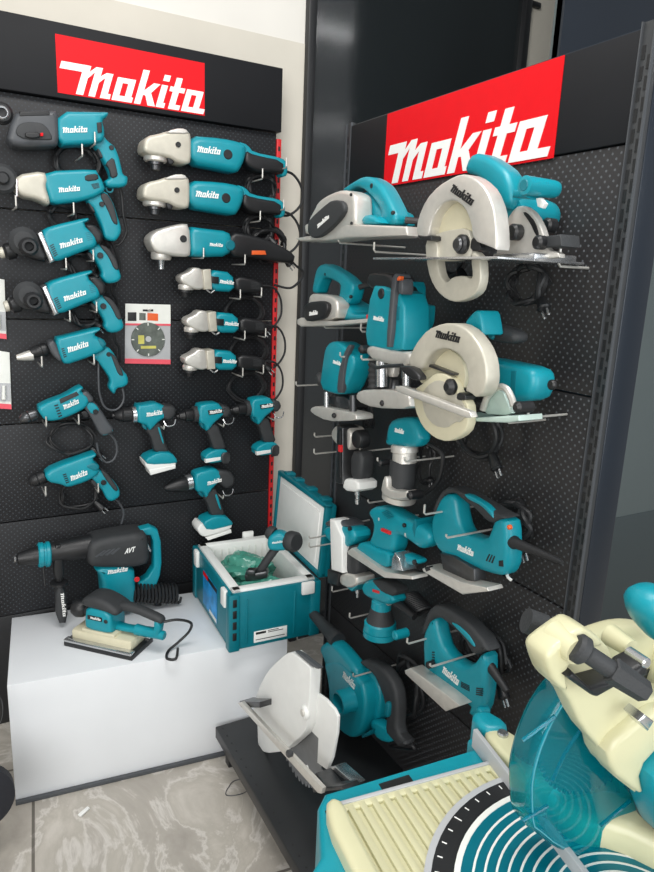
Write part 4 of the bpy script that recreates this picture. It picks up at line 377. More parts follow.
# ------------------------------------------------------------------ wall-hung tools
ROT = {'L': (PI/2, 0, 0), 'R': (PI/2, 0, -PI/2)}
HK = {'n': 0}
class Tool:
    def __init__(s, key, name, label, cat, group=None):
        s.d = D[key]; s.S = s.d['s']; s.pl = s.d['p']
        s.root = thing(name, label, cat, s.d['o'], ROT[s.pl], group)
    def P(s, name, shp, m, z0, z1, b=.006, ch=1, parent=None, n=3):
        bm = newbm()
        for k in ([shp] if isinstance(shp, str) else shp): prism(bm, s.grow(s.S[k], .0028) if name == 'handle' and s.pl == 'L' else s.S[k], z0, z1, b*.72, min(ch, 1), n)
        return obj(name, bm, m, parent or s.root)
    def grow(s, P, d):
        P = list(P) if area(P) > 0 else list(P)[::-1]
        return [(p[0]-q.x*d, p[1]-q.y*d) for p, q in zip(P, inset_dirs(P, 0))]
    def C(s, name, shp, m, z0, z1, b=.002, parent=None, r2=None, hole=0):
        bm = newbm()
        for k in ([shp] if isinstance(shp, str) else shp):
            c, e = s.S[k]; r = math.dist(c, e)
            if hole: lathe(bm, (c[0], c[1], z0), (c[0], c[1], z1), [(0, r*hole), (0, r-b), (.1, r), (.8, r), (1, r-b), (1, r*hole), (0, r*hole)], 28, caps=False)
            else: cyl(bm, (c[0], c[1], z0), (c[0], c[1], z1), r, r if r2 is None else r*r2, b, 28)
        return obj(name, bm, m, parent or s.root)
    def A(s, name, shp, m, z, prof, parent=None, seg=24):
        bm = newbm(); a, b = s.S[shp]; lathe(bm, (a[0], a[1], z), (b[0], b[1], z), prof, seg); return obj(name, bm, m, parent or s.root)
    def logo(s, z, parent=None, shp='logo', m=None):
        bm = newbm(); a, b, c = s.S[shp]; put_word(bm, a, b, c, z); return obj('lettering', bm, m or INK, parent or s.root)
    def vents(s, shp, z, n=5, parent=None, m=None):
        bm = newbm(); a, b, c, d = [Vector(p) for p in s.S[shp]]
        for k in range(n):
            t = (k+.25)/n; u = (k+.7)/n
            prism(bm, [a.lerp(d, t), b.lerp(c, t), b.lerp(c, u), a.lerp(d, u)], z-.002, z+.0006, 0, 0, back=False)
        return obj('vent_slots', bm, m or BLK, parent or s.root)
    def cord(s, shp, z0, z1, r=.0035, name='cord', m=None):
        bm = newbm(); P = s.S[shp]; n = len(P)-1
        tube(bm, [(p[0], p[1], z0+(z1-z0)*i/n) for i, p in enumerate(P)], r); return obj(name, bm, m or CORDM, s.root)
    def loop(s, shp='loop', z=.03, turns=3, r=.0035, sq=.85, plug=True, m=None, name='coiled_cord'):
        bm = newbm(); c, e = s.S[shp]; R = math.dist(c, e); P = []
        for k in range(turns*10):
            a = k/10*2*PI; rr = R*(1+random.uniform(-.12, .12))
            P.append((c[0]+math.cos(a)*rr+random.uniform(-.1, .1)*R, c[1]+math.sin(a)*rr*sq-.12*R*(k/(turns*10)), z+random.uniform(-.012, .012)))
        tube(bm, P, r, 7, 5); o = obj(name, bm, m or CORDM, s.root)
        if plug:
            b2 = newbm(); p = Vector(P[-1]); q = p+Vector((R*.45, -R*.5, .006)); cyl(b2, p, q, .008, .013, .003, 12)
            obj('plug', b2, BLK, o)
            b3 = newbm(); d = (q-p).normalized(); sd = Vector((d.y, -d.x, 0))
            for k in (-1, 1): cyl(b3, q+sd*.006*k, q+sd*.006*k+d*.017, .0024, seg=8)
            obj('plug_pins', b3, STEEL, o)
        return o
    def hooks(s, what, L=None, up=.03, keys=('bot',), off=(0, 0), pos=None):
        O = Vector(s.d['o']) if pos is None else Vector(pos)
        pts = [p for k in keys for p in s.S[k]]; n = len(pts)
        side = ['left', 'right'] if n == 2 else ['single']
        if n == 2 and pts[0][0] > pts[1][0]: side = side[::-1]
        if n == 2 and math.dist(pts[0], pts[1]) < .004: pts = pts[:1]; side = ['single']
        for p, sd in zip(pts, side):
            hook_at(O, p, s.pl, L or .1, up, f'{sd} steel hook prong carrying the {what}')
def hook_at(O, p, pl, L, up, label):
    bm = newbm()
    tube(bm, [(0, 0, .0), (0, 0, L-.004), (0, .004, L), (0, up, L)], .0023, 8, 1, smooth=False)
    R = Euler(ROT[pl]).to_matrix()
    o = obj('display_hook', bm, WIRE); o.rotation_euler = ROT[pl]; o.location = Vector(O)+R @ Vector((p[0], p[1], 0))
    tag(o, label, 'hook', 'hooks on the left board' if pl == 'L' else 'hooks on the right board')

# ================================================================== left board tools
CH = [(0,.017),(.08,.0215),(.35,.0225),(.42,.0205),(.48,.0225),(.72,.021),(.95,.011),(1,.006)]
t = Tool('hammer', 'rotary_hammer', 'teal and grey rotary hammer at the top left, just under the header', 'rotary hammer')
b = t.P('motor_housing', 'teal', TEAL, .025, .105, .016, 2); t.logo(.1055, b)
g = t.P('gear_housing', 'grey', GREY, .02, .108, .018, 2); t.P('mode_panel', 'panel', RUB, .09, .112, .004, 2, g); t.P('mode_lever', 'lever', BLK, .11, .122, .004, 2, g)
t.P('marker', 'dot', RED, .11, .1235, .0005, 0, g); t.P('grip_strip', 'slot', BLK, .08, .1095, .003, 0, g)
h = t.P('handle', 'handle', TEAL, .04, .085, .014, 2); t.P('handle_grip', 'grip', RUB, .05, .089, .006, 1, h); t.P('trigger', 'trig', RUB, .05, .082, .005, 1); t.C('screw', 'screw', BLK, .08, .0875, .001, h)
t.P('direction_switch', 'btn', BLK, .09, .109, .002, 0, b)
sh = t.C('side_handle', 'disc', BLK, .075, .10, .006); t.C('collar_ring', 'hub', STEEL, .098, .112, .003, sh, hole=.72)
bm = newbm(); c, e = t.S['ring']; tube(bm, [(c[0]+math.cos(a)*.009, c[1]+math.sin(a)*.009, .06) for a in [k*PI/5 for k in range(10)]], .0025, 6, 2, closed=True); obj('cord_eye', bm, TEAL, h)
t.cord('cord', .06, .03, .0045); t.loop(turns=5, r=.005); t.hooks('rotary hammer', .115)

t = Tool('gdrill', 'geared_drill', 'teal drill with a silver gear housing, directly below the grey-nosed rotary hammer', 'drill')
b = t.P('motor_housing', 'teal', TEAL, .025, .10, .016, 2); t.logo(.1005, b); t.P('rear_cover', 'dark', BLK, .06, .1025, .003, 1, b); t.vents('vent', .1005, 5, b)
g = t.P('gear_housing', 'gear', BEI, .02, .102, .016, 2)
h = t.P('handle', 'handle', TEAL, .04, .085, .013, 2); t.P('handle_grip', 'grip', RUB, .05, .089, .006, 1, h); t.P('trigger', 'trig', RUB, .05, .08, .005, 1); t.C('screw', 'btn', BLK, .08, .0905, .001, h)
sh = t.C('side_handle', 'disc', RUB, .06, .10, .008); t.C('handle_bore', 'hole', BLK, .095, .115, .004, sh)
bm = newbm(); a, e = t.S['post']; tube(bm, [(a[0], a[1], .1), (e[0], e[1], .1)], .003, 8, 1, smooth=False); obj('depth_rod', bm, STEEL, sh)
t.cord('cord', .06, .03, .0045); t.loop(turns=5, r=.005); t.hooks('silver-geared drill', .11)

t = Tool('hdrill', 'hammer_drill', 'teal hammer drill with black side handle disc, third tool down on the left board', 'hammer drill', 'twin hammer drills')
b = t.P('motor_housing', 'teal', TEAL, .02, .10, .018, 2); t.logo(.1005, b); t.vents('fvent', .1005, 6, b)
rc = t.P('rear_cover', 'dark', BLK, .022, .099, .012, 1); t.vents('vent', .0995, 5, rc, TEALD)
t.P('gear_band', 'band', STEEL, .018, .102, .008, 0); t.P('gear_housing', 'gear', BLK, .03, .095, .014, 2)
h = t.P('handle', 'handle', TEAL, .04, .082, .013, 2); t.P('handle_grip', 'grip', RUB, .05, .086, .006, 1, h); t.P('trigger', 'trig', RUB, .05, .078, .005, 1); t.C('screw', 'btn', BLK, .08, .087, .001, h)
sh = t.C('side_handle', 'ring', RUB, .075, .108, .012); t.C('handle_bore', 'hole', BLK, .10, .135, .006, sh, hole=.5)
c = t.A('chuck', 'chuck', BLK, .06, [(0,.016),(.1,.022),(.6,.022),(.7,.018),(.72,.014),(1,.013)])
bm = newbm(); a, e = [Vector((*p, .06)) for p in t.S['chuck']]; cyl(bm, a.lerp(e, .74), a.lerp(e, 1.05), .015, .014, .002); obj('chuck_nose', bm, BEI, c)
t.cord('cord', .06, .03, .0045); t.loop(turns=5, r=.005); t.hooks('upper hammer drill with side handle', .105)
copy_tree(t.root, t.d['c'][0], 'teal hammer drill with black side handle disc, fourth tool down on the left board')
t.hooks('lower hammer drill with side handle', .105, pos=t.d['c'][0])

t = Tool('sdriver', 'drywall_screwdriver', 'teal screwdriver with a slim silver tapered nose, fifth tool down on the left', 'screwdriver')
b = t.P('motor_housing', 'teal', TEAL, .025, .095, .016, 2); t.logo(.0955, b); t.vents('fvent', .0955, 5, b); t.P('rear_cover', 'dark', TEALD, .03, .0965, .01, 2, b)
t.P('gear_housing', 'gear', GREY, .03, .09, .012, 1); t.A('collar', 'collar', BLK, .06, [(0,.017),(.1,.019),(.3,.019),(.35,.017),(.6,.0175),(.65,.016),(1,.014)])
t.A('nose_piece', 'nose', ALU, .06, [(0,.0145),(.1,.0155),(.55,.012),(.9,.0085),(1,.007)])
h = t.P('handle', 'handle', TEAL, .04, .08, .012, 2); t.P('handle_grip', 'grip', RUB, .05, .084, .005, 1, h); t.P('trigger', 'trig', RUB, .05, .076, .004, 1); t.C('screw', 'btn', BLK, .075, .0815, .001, h)
t.cord('cord', .06, .06, .0032, m=GREY); t.hooks('silver-nosed screwdriver', .10)

t = Tool('pdrill', 'power_drill', 'teal drill with dark top inset and silver chuck, sixth tool down on the left', 'drill')
b = t.P('motor_housing', 'teal', TEAL, .028, .09, .014, 2); t.P('top_inset', 'inset', RUB, .07, .0915, .002, 0, b); t.logo(.0925, b); t.vents('fvent', .0905, 5, b); t.P('rear_cover', 'dark', GREY, .03, .0885, .01, 1, b)
t.A('chuck', 'chuck', DSTEEL, .058, [(0,.014),(.1,.018),(.45,.0185),(.5,.016),(.55,.0175),(.75,.016),(1,.007)])
h = t.P('handle', 'handle', GREY, .038, .08, .012, 2); t.P('end_cap', 'cap', TEAL, .04, .079, .005, 1, h); t.P('handle_shoulder', 'top', TEAL, .045, .082, .005, 1, h); t.C('screw', 'btn', BLK, .08, .084, .001, h); t.P('trigger', 'trig', BLK, .045, .075, .004, 1)
t.cord('cord', .055, .05, .0032, m=GREY); t.loop(turns=3, z=.04, sq=.75); t.hooks('drill with the dark top inset', .095)

t = Tool('bdrill', 'power_drill', 'plain teal drill with a dark keyless chuck, lowest hanging tool on the left', 'drill')
b = t.P('motor_housing', 'teal', TEAL, .028, .09, .016, 2); t.logo(.0905, b); t.vents('fvent', .0905, 5, b); rc = t.P('rear_cover', 'dark', TEALD, .03, .0915, .006, 1, b)
t.A('chuck', 'chuck', BLK, .058, [(0,.013),(.08,.019),(.4,.0205),(.46,.019),(.5,.0205),(.75,.0185),(.92,.012),(1,.008)])
h = t.P('handle', 'handle', TEAL, .038, .08, .012, 2); t.P('handle_grip', 'grip', RUB, .045, .084, .006, 1, h); t.P('trigger', 'trig', RUB, .045, .075, .004, 1); t.C('screw', 'btn', BLK, .078, .085, .001, h)
t.cord('cord', .055, .05, .0032, m=GREY); t.loop(turns=3, z=.04); t.hooks('plain teal lowest drill', .095)

t = Tool('grinder', 'angle_grinder', 'large teal angle grinder with silver head, topmost of the grinders', 'angle grinder', 'large angle grinders')
b = t.P('motor_housing', 'teal', TEAL, .02, .105, .026, 2); t.logo(.1055, b); t.C('brush_cap', 'cap', BLK, .098, .1075, .002, b); t.vents('vent', .1005, 7, b, TEALD)
g = t.P('gear_housing', 'gear', BEI, .02, .104, .014, 1); t.P('carrying_hoop', 'hoop', ALU, .05, .107, .005, 1, g); t.C('screw', 'screw', BLK, .1, .1095, .001, g)
t.A('spindle_flange', 'flange', ALU, .062, [(0,.03),(.2,.034),(.8,.034),(1,.03)]); t.A('spindle', 'spindle', DSTEEL, .062, [(0,.022),(.35,.022),(.4,.016),(.9,.014),(1,.01)]); t.P('lock_lever', 'guardcap', BLK, .06, .095, .004, 1)
h = t.P('handle', 'handle', TEAL, .04, .088, .01, 1); t.P('handle_grip', 'dark', BLK, .036, .094, .014, 1, h)
t.cord('cord', .06, .04, .0042); t.loop(turns=6, r=.0052); t.hooks('topmost large grinder', .115)
copy_tree(t.root, t.d['c'][0], 'large teal angle grinder with silver head, second grinder from the top')
t.hooks('second large grinder', .115, pos=t.d['c'][0])

t = Tool('mgrinder', 'angle_grinder', 'mid-sized teal grinder with an orange switch lock on its black handle', 'angle grinder')
b = t.P('motor_housing', 'teal', TEAL, .02, .10, .024, 2); t.logo(.1005, b); cp = t.C('brush_cap', 'cap', TEALD, .094, .1035, .003, b)
g = t.P('gear_housing', 'gear', ALU, .02, .102, .014, 1); t.C('screw', 'screw', BLK, .098, .1055, .001, g)
t.A('spindle_flange', 'flange', ALU, .06, [(0,.027),(.2,.03),(.8,.03),(1,.027)]); t.A('spindle', 'spindle', STEEL, .06, [(0,.012),(.5,.009),(1,.008)])
h = t.P('handle_grip', 'dark', BLK, .028, .097, .018, 2); t.P('switch_lock', 'orange', ORG, .09, .1, .002, 0, h)
t.cord('cord', .06, .03, .004); t.loop(turns=5, r=.005); t.hooks('grinder with the orange switch lock', .11)

t = Tool('sgrinder', 'angle_grinder', 'small slim teal grinder, upper one of the three small grinders', 'angle grinder', 'small angle grinders')
b = t.P('motor_housing', 'teal', TEAL, .025, .085, .018, 2); t.logo(.0855, b); t.P('slide_switch', 'switch', BLK, .08, .0895, .003, 0, b)
g = t.P('gear_housing', 'gear', ALU, .025, .082, .010, 1); t.P('head_collar', 'collar', BEI, .022, .086, .005, 0, g)
t.A('spindle_flange', 'flange', ALU, .055, [(0,.021),(.3,.024),(.8,.024),(1,.022)]); t.A('spindle', 'spindle', BLK, .055, [(0,.021),(.4,.021),(.45,.016),(1,.013)])
bm = newbm(); tube(bm, [(*p, .09) for p in t.S['lever']], .0025); obj('guard_lever', bm, STEEL, g)
h = t.P('handle_grip', 'dark', BLK, .025, .083, .018, 1); t.vents('vent', .0832, 5, h, RUB)
t.cord('cord', .05, .04, .0036); t.loop(turns=5, r=.0042); t.hooks('upper small grinder', .095)
for k, nm, lb in ((0, 'middle', 'small slim teal grinder, middle of the three, right of the carded disc'), (1, 'lowest', 'small slim teal grinder, lowest of the grinders, above the smallest cordless drill')):
    copy_tree(t.root, t.d['c'][k], lb); t.hooks(nm+' small grinder', .095, pos=t.d['c'][k])

t = Tool('blister', 'carded_cutting_disc', 'grey cutting disc on a white and grey card in the middle of the left board', 'cutting disc')
cd = t.P('backing_card', 'card', CARD, .002, .006, .001, 0)
bm = newbm(); prism(bm, t.S['top'], .006, .0068, 0, 0); obj('card_header', bm, CARDW, cd)
for k, m in (('line', PINK), ('strip', PINK)): t.P('printed_line', k, m, .006, .0072, 0, 0, cd)
t.P('hang_slot', 'hole', BLK, .006, .0074, .0001, 0, cd); t.P('printed_picture', 'p1', BLK, .006, .0074, .0001, 0, cd); t.P('printed_picture', 'p2', ORG, .006, .0074, .0001, 0, cd); t.P('printed_picture', 'p3', DISCM, .006, .0074, .0001, 0, cd)
dd = t.C('disc', 'disc', DISCM, .007, .011, .001); t.C('arbor_hole', 'hub', CARD, .011, .0125, .0005, dd)
c, e = t.S['disc']; r = math.dist(c, e)
for k in range(8):
    bm = newbm(); box(bm, (c[0]+math.cos(k*PI/4)*r*.9, c[1]+math.sin(k*PI/4)*r*.9, .0113), (.003, .008, .001), 0, Euler((0, 0, k*PI/4-PI/2))); obj('rim_slot', bm, CARDW, dd)
bm = newbm(); box(bm, (c[0]-r*.42, c[1], .0113), (r*.35, r*.5, .0008), 0); box(bm, (c[0], c[1]-r*.45, .0113), (r*.9, r*.16, .0008), 0); obj('disc_print', bm, YEL, dd)
t.hooks('carded cutting disc', .04, .006)

t = Tool('bits', 'carded_drill_bits', 'white card of drill bits at the left edge beside the silver-nosed screwdriver', 'drill bits', 'carded drill bits')
cd = t.P('backing_card', 'card', CARDW, .002, .008, .002, 0); t.P('printed_window', 'body', CARD, .008, .009, 0, 0, cd); t.P('printed_line', 'strip', PINK, .008, .0092, 0, 0, cd)
for a, e in zip(t.S['tubes'], t.S['tubeh']):
    bm = newbm(); cyl(bm, (a[0], a[1], .013), (e[0], e[1], .013), .006, .0045, .001, 12); obj('bit_tube', bm, CARDW, t.root)
copy_tree(t.root, t.d['c'][0], 'white card of drill bits cut off by the left edge beside the hammer drills')

def cordless(key, label, group, chuck, what, z=.055):
    t = Tool(key, 'cordless_drill', label, 'cordless drill', group)
    b = t.P('motor_housing', 'teal', TEAL, z-.03, z+.03, .014, 2); t.logo(z+.0305 if 'plate' not in t.S else z+.0325, b)
    if 'plate' in t.S: t.P('name_plate', 'plate', BLK, z+.02, z+.032, .001, 0, b)
    t.P('rear_cover', 'dark', RUB, z-.032, z+.031, .016, 2)
    t.A('chuck', 'chuck', BLK, z, chuck); t.A('torque_ring', 'ring', STEEL if 'plate' not in t.S else RUB, z, [(0,.023),(.1,.026),(.9,.026),(1,.023)])
    t.P('trigger', 'trig', TEALD, z-.01, z+.01, .004, 1)
    h = t.P('handle', 'handle', RUB, z-.018, z+.018, .011, 2)
    if 'strip' in t.S: t.P('grip_strip', 'strip', TEAL, z, z+.02, .002, 1, h)
    if 'batw' in t.S:
        bt = t.P('battery', 'batw', WHT, z-.035, z+.035, .008, 1); t.P('battery_top', 'bat', TEAL, z-.034, z+.037, .008, 1, bt); t.P('battery_bar', 'bar', WHT, z-.02, z+.038, .003, 0, bt)
    else:
        bt = t.P('battery', 'bat', TEAL, z-.026, z+.026, .008, 1); t.P('belt_clip', 'clip', DSTEEL, z+.02, z+.032, .004, 1, bt); t.P('battery_bar', 'bar', WHT, z+.01, z+.028, .002, 0, bt)
    bm = newbm(); a, e = t.S['bot']; tube(bm, [(a[0]-.014, a[1]+.004, z+.026), (a[0]-.008, a[1]-.010, z+.036), (a[0]+.014, a[1]-.008, z+.036), (a[0]+.022, a[1]+.008, z+.03)], .002, 6, 5); obj('hang_hook', bm, STEEL, t.root)
    a = t.S['bot'][0]; hook_at(Vector(t.d['o']), (a[0]-.02, a[1]-.016), 'L', z+.05, .012, f'single steel hook prong carrying the {what}')
    return t
cordless('cdrill', 'teal cordless drill with a large white battery, left of the two small-battery drills', None, [(0,.016),(.05,.022),(.45,.0225),(.5,.02),(.55,.021),(.85,.013),(.9,.008),(1,.007)], 'upper cordless drill with white battery')
cordless('boot', 'cordless drill with a long black nose and white battery, hanging lowest above the open cooler', None, [(0,.022),(.06,.0245),(.5,.021),(.85,.013),(.95,.010),(1,.006)], 'long-nosed cordless drill')
t = cordless('pocket', 'compact teal drill with a small clip-on battery, left of the matching pair', 'compact cordless drills', [(0,.019),(.08,.0205),(.5,.02),(.55,.016),(.85,.011),(.88,.008),(1,.007)], 'left compact drill', .05)
copy_tree(t.root, t.d['c'][0], 'compact teal drill with a small clip-on battery, right of the pair, by the red strip')
a = t.S['bot'][0]; hook_at(Vector(t.d['c'][0]), (a[0]-.02, a[1]-.016), 'L', .10, .012, 'single steel hook prong carrying the right compact drill')

t = Tool('avt', 'demolition_hammer', 'long black and teal hammer with a D handle standing on the white plinth', 'demolition hammer')
b = t.P('body', 'body', RUB, .05, .16, .028, 1)
for k in range(1, 5): t.P('cooling_slot', f's{k}', GREY, .155, .1612, .0003, 0, b)
m_ = t.P('motor_housing', 'motor', TEAL, .055, .155, .026, 2); t.logo(.1556, m_); t.C('indicator', 'dot', REDP, .15, .1556, .001, m_)
bm = newbm(); put_word(bm, *t.S['avtl'], .1605, glyphs=[[(0,0),(.3,0),(1,1.3),(.7,1.3)], [(.7,1.3),(1,1.3),(1.25,0),(.95,0)], R4(.4,.3,1.1,.55), [(1.3,1.3),(1.6,1.3),(1.85,0),(1.6,0)], [(1.6,0),(1.85,0),(2.5,1.3),(2.2,1.3)], R4(2.4,1.02,3.5,1.3), R4(2.8,0,3.1,1.3)], W=3.6); obj('lettering', bm, INK, b)
t.A('barrel', 'barrel', BLK, .105, [(0,.036),(.5,.034),(.55,.032),(1,.03)]); t.A('clamp_ring', 'ring', TEAL, .105, [(0,.034),(.1,.038),(.35,.038),(.4,.034),(.55,.034),(.6,.037),(.9,.037),(1,.033)])
c = t.A('chuck', 'chuck', BLK, .105, [(0,.029),(.3,.027),(.7,.02),(.85,.017),(.9,.010),(1,.009)]); bm = newbm(); a, e = t.S['chuck']; cyl(bm, (a[0]+(e[0]-a[0])*.92, a[1]+(e[1]-a[1])*.92, .105), (*e, .105), .012, .010); obj('chuck_tip', bm, STEEL, c)
h = t.P('rear_handle', 'dh', TEAL, .085, .125, .009, 0); t.P('switch_lever', 'switch', STEEL, .095, .115, .003, 1, h)
t.P('side_handle_stem', 'stem', BLK, .10, .13, .008, 1); gr = t.P('side_handle', 'grip', RUB, .10, .138, .016, 1); bm = newbm(); put_word(bm, *t.S['glogo'], .1385); obj('lettering', bm, INK, gr)
bm = newbm(); c, e = t.S['flange']; lathe(bm, (c[0], c[1]+.004, .12), (c[0], c[1]-.006, .12), [(0,.02),(.2,.026),(.8,.026),(1,.022)]); obj('handle_flange', bm, BLK, gr)
bm = newbm(); a, e = t.S['rod']; tube(bm, [(*a, .12), (*e, .12)], .002, 8, 1, False); obj('depth_rod', bm, DSTEEL, t.root)
t.P('rear_strut', 'strap', BLK, .10, .115, .004, 0)
bm = newbm(); a, e = [Vector(p) for p in t.S['coil']]; tube(bm, [a.lerp(e, k/96).to_tuple()[:2] for k in []] or [(a.x+(e.x-a.x)*k/112, a.y+.031+(e.y-a.y)*k/112+math.sin(k/8*2*PI)*.03, .12+math.cos(k/8*2*PI)*.03) for k in range(113)], .0045, 6, 2); obj('coiled_cord', bm, CORDM, t.root)

# ================================================================== right board tools
t = Tool('planer', 'wide_planer', 'long silver-based planer with a teal bow handle, top left of the right board', 'planer')
hs = t.P('side_housing', 'house', ALU, .15, .20, .012, 2); cv = t.P('belt_cover', 'cover', RUB, .198, .212, .006, 2, hs); t.logo(.2125, cv); t.C('screw', ('sc1', 'sc2'), BLK, .198, .203, .001, hs)
t.P('base_shoe', 'base', ALU, .13, .20, .006, 0); t.P('motor_housing', 'motor', TEAL, .07, .15, .02, 1)
h = t.P('handle', 'handle', TEAL, .11, .155, .014, 2); t.C('screw', ('b1', 'b2'), BLK, .15, .1565, .001, h); t.P('front_knob', 'knob', TEAL, .1, .18, .014, 2)
t.cord('cord', .14, .05, .007); t.loop(turns=3, z=.06, r=.004); t.hooks('wide planer', .19, .02)

t = Tool('nplaner', 'hand_planer', 'small teal planer with a black side cover, left edge of the right board', 'planer')
hs = t.P('side_housing', 'house', ALU, .13, .17, .01, 2); cv = t.P('belt_cover', 'cover', BLK, .168, .184, .008, 2, hs); t.logo(.1845, cv)
t.P('base_shoe', 'base', ALU, .125, .172, .003, 0); t.P('motor_housing', 'body', TEAL, .06, .14, .016, 1); h = t.P('handle', 'handle', TEAL, .10, .14, .012, 2); t.C('screw', ('b1', 'b2'), BLK, .135, .1415, .001, h)
t.P('depth_knob', 'knob', REDP, .13, .16, .004, 0); t.cord('cord', .12, .06, .007); t.hooks('small planer', .16, .02)

t = Tool('csaw', 'circular_saw', 'silver-guarded circular saw with teal handle hanging topmost, in front of the red sign', 'circular saw')
u = t.P('blade_guard', 'upper', ALU, .178, .21, .005, 2); t.logo(.2106, u, m=BINK); lg = t.P('lower_guard', 'lower', BEI, .18, .20, .004, 2)
t.P('guard_plate', 'inner', CRM2, .172, .186, .003, 2, u); t.P('guard_lever', 'clampl', BLK, .19, .218, .003, 1, lg); fp = t.P('blade_plate', 'plate', BEI, .178, .195, .004, 2, lg)
hb = t.C('spindle_hub', 'hub', BLK, .19, .206, .004); t.C('spindle_bolt', 'hub2', DSTEEL, .206, .214, .003, hb)
bs = newbm(); xa = t.S['baseL'][0][0]; xb = t.S['baseR'][0][0]; yb = t.S['basey'][0][1]
box(bs, ((xa+xb)/2, yb, .13), (xb-xa, .004, .20), .001); box(bs, (xb-.05, yb+.006, .10), (.1, .012, .1), .003); obj('base_plate', bs, STEEL, t.root)
q = t.P('bevel_quadrant', 'quad', ALU, .105, .12, .004, 1); t.P('quadrant_slot', 'slot', BLK, .118, .1212, .0003, 1, q); [t.C('bevel_knob', k, BLK, .118, .14, .004, q) for k in ('q1', 'q2')]; t.P('depth_stop', 'qbox', RUB, .08, .125, .003, 0, q)
t.P('handle', 'handle', TEAL, .09, .135, .016, 2)
bm = newbm(); c, e = t.S['motor']; r = math.dist(c, e)*.92; lathe(bm, (c[0], c[1], .118), (c[0], c[1], .015), [(0, r*.9), (.1, r), (.55, r), (.75, r*.97), (.93, r*.86), (1, r*.7)], 32); mo = obj('motor_housing', bm, TEAL, t.root)
t.P('rating_label', 'sticker', WHT, .125, .1335, .0005, 0, t.root); t.C('brush_cap', 'cap', BLK, .05, .075, .004, mo)
bm = newbm(); c, e = t.S['fk']; r = math.dist(c, e)*.95; lathe(bm, (c[0], c[1], .165), (c[0], c[1], .088), [(0, r*.8), (.02, r), (.85, r*.94), (.95, r*.85), (1, r*.6)], 28); fk = obj('front_grip', bm, TEAL, t.root); t.P('grip_post', 'post', TEAL, .11, .15, .006, 0, fk)
bm = newbm(); cyl(bm, (c[0], c[1], .15), (c[0], c[1], .1665), r*.62, b=.001); obj('grip_end', bm, TEALD, fk)
t.P('guard_stop', 'nutr', BLK, .17, .2, .004, 1, lg); t.loop(turns=4, z=.05, r=.005); t.hooks('topmost circular saw', .075, .03)

t = Tool('msaw', 'circular_saw', 'beige-guarded circular saw with a dark rear grip, lower of the two round saws', 'circular saw')
u = t.P('blade_guard', 'upper', BEI, .198, .23, .006, 2); t.logo(.2306, u, m=BINK); t.P('guard_plate', 'inner', CRM2, .186, .203, .003, 2, u); t.P('guard_slot', 'slotl', DSTEEL, .2, .216, .001, 0, u)
lg = t.P('lower_guard', 'lower', CRM2, .20, .22, .004, 2); t.P('guard_recess', 'recess', BEI, .2, .2215, .0006, 2, lg)
hb = t.C('spindle_hub', 'hub', BLK, .215, .236, .008); t.P('guide_bar', 'bar', ALU, .235, .25, .003, 0); t.P('base_plate', 'base', PALE, .145, .2, .003, 0)
sh = t.P('bevel_quadrant', 'sheet', PALE, .158, .17, .002, 1); bm = newbm(); tube(bm, [(*p, .178) for p in t.S['arc']], .006); obj('quadrant_arc', bm, ALU, sh); t.C('bevel_knob', 'knob', BLK, .16, .2, .005, sh)
mo = t.P('motor_housing', 'motor', TEAL, .06, .12, .02, 1); t.P('housing_seam', 'seam', TEALD, .11, .1205, .0004, 0, mo); t.C('brush_cap', 'cap', BLK, .115, .125, .003, mo)
t.P('handle_fork', 'fork', TEAL, .13, .18, .008, 1); hg = t.P('handle_grip', 'hg', RUB, .09, .13, .018, 2); t.P('grip_tip', 'tip', TEAL, .1, .133, .006, 2, hg)
t.P('lock_nut', 'nut', BLK, .2, .225, .004, 1, u); t.P('guide_clamp', 'leverl', BLK, .23, .25, .006, 1); t.loop(turns=4, z=.05, r=.005); t.hooks('lower circular saw', .10, .03)

t = Tool('router', 'plunge_router', 'large teal plunge router with dark cable guide, left of the beige-guarded saw', 'router')
b = t.P('motor_housing', 'body', TEAL, .11, .18, .010, 1); t.logo(.1806, b)
t.C('brush_cap', 'oval', BLK, .17, .1835, .002, b); t.P('rating_label', 'mlabel', TEALD, .178, .1812, .0004, 0, b)
t.P('side_housing', 'rbox', TEAL, .07, .115, .008, 1, b); t.P('top_cover', 'top', BLK, .11, .172, .01, 1); t.P('rear_fin', 'fin', TEAL, .085, .125, .008, 1)
pp = t.P('cable_guide', 'pipe', GREY, .16, .192, .006, 1); t.P('cable_guide', 'pipe2', GREY, .16, .19, .005, 1); t.P('lock_tab', 'tab', ORG, .185, .196, .002, 1, pp)
t.P('gear_bracket', 'gearb', ALU, .07, .185, .012, 1); t.C('side_knob', 'kl', BLK, .16, .2, .006); t.C('side_knob', 'kr', RUB, .09, .15, .012)
t.A('plunge_bellows', 'bellow', RUB, .15, [(k/12, .012+.003*(k % 2)) for k in range(13)]); t.A('plunge_column', 'col', STEEL, .165, [(0,.013),(1,.013)]); t.A('plunge_column', 'col2', STEEL, .10, [(0,.011),(1,.011)]); t.P('spindle_bracket', 'bracket', ALU, .13, .15, .006, 1)
bp = t.P('base_plate', 'base', ALU, .05, .185, .008, 1); t.C('guide_screw', 'clampk', BLK, .18, .19, .003, bp)
bm = newbm(); tube(bm, [(*p, .21) for p in t.S['arm']], .004); obj('clamp_arm', bm, DSTEEL, t.root)
bm = newbm(); c = t.S['bellow'][1]; cyl(bm, (c[0]+.035, c[1]-.004, .12), (c[0]+.035, c[1]+.03, .12), .018, .012); obj('collet', bm, DSTEEL, t.root)
hook_at(Vector(t.d['o']), (t.S['bot'][0][0], t.S['bot'][0][1]-.004), 'R', .2, .01, 'steel hook prong under the bracket of the large plunge router')

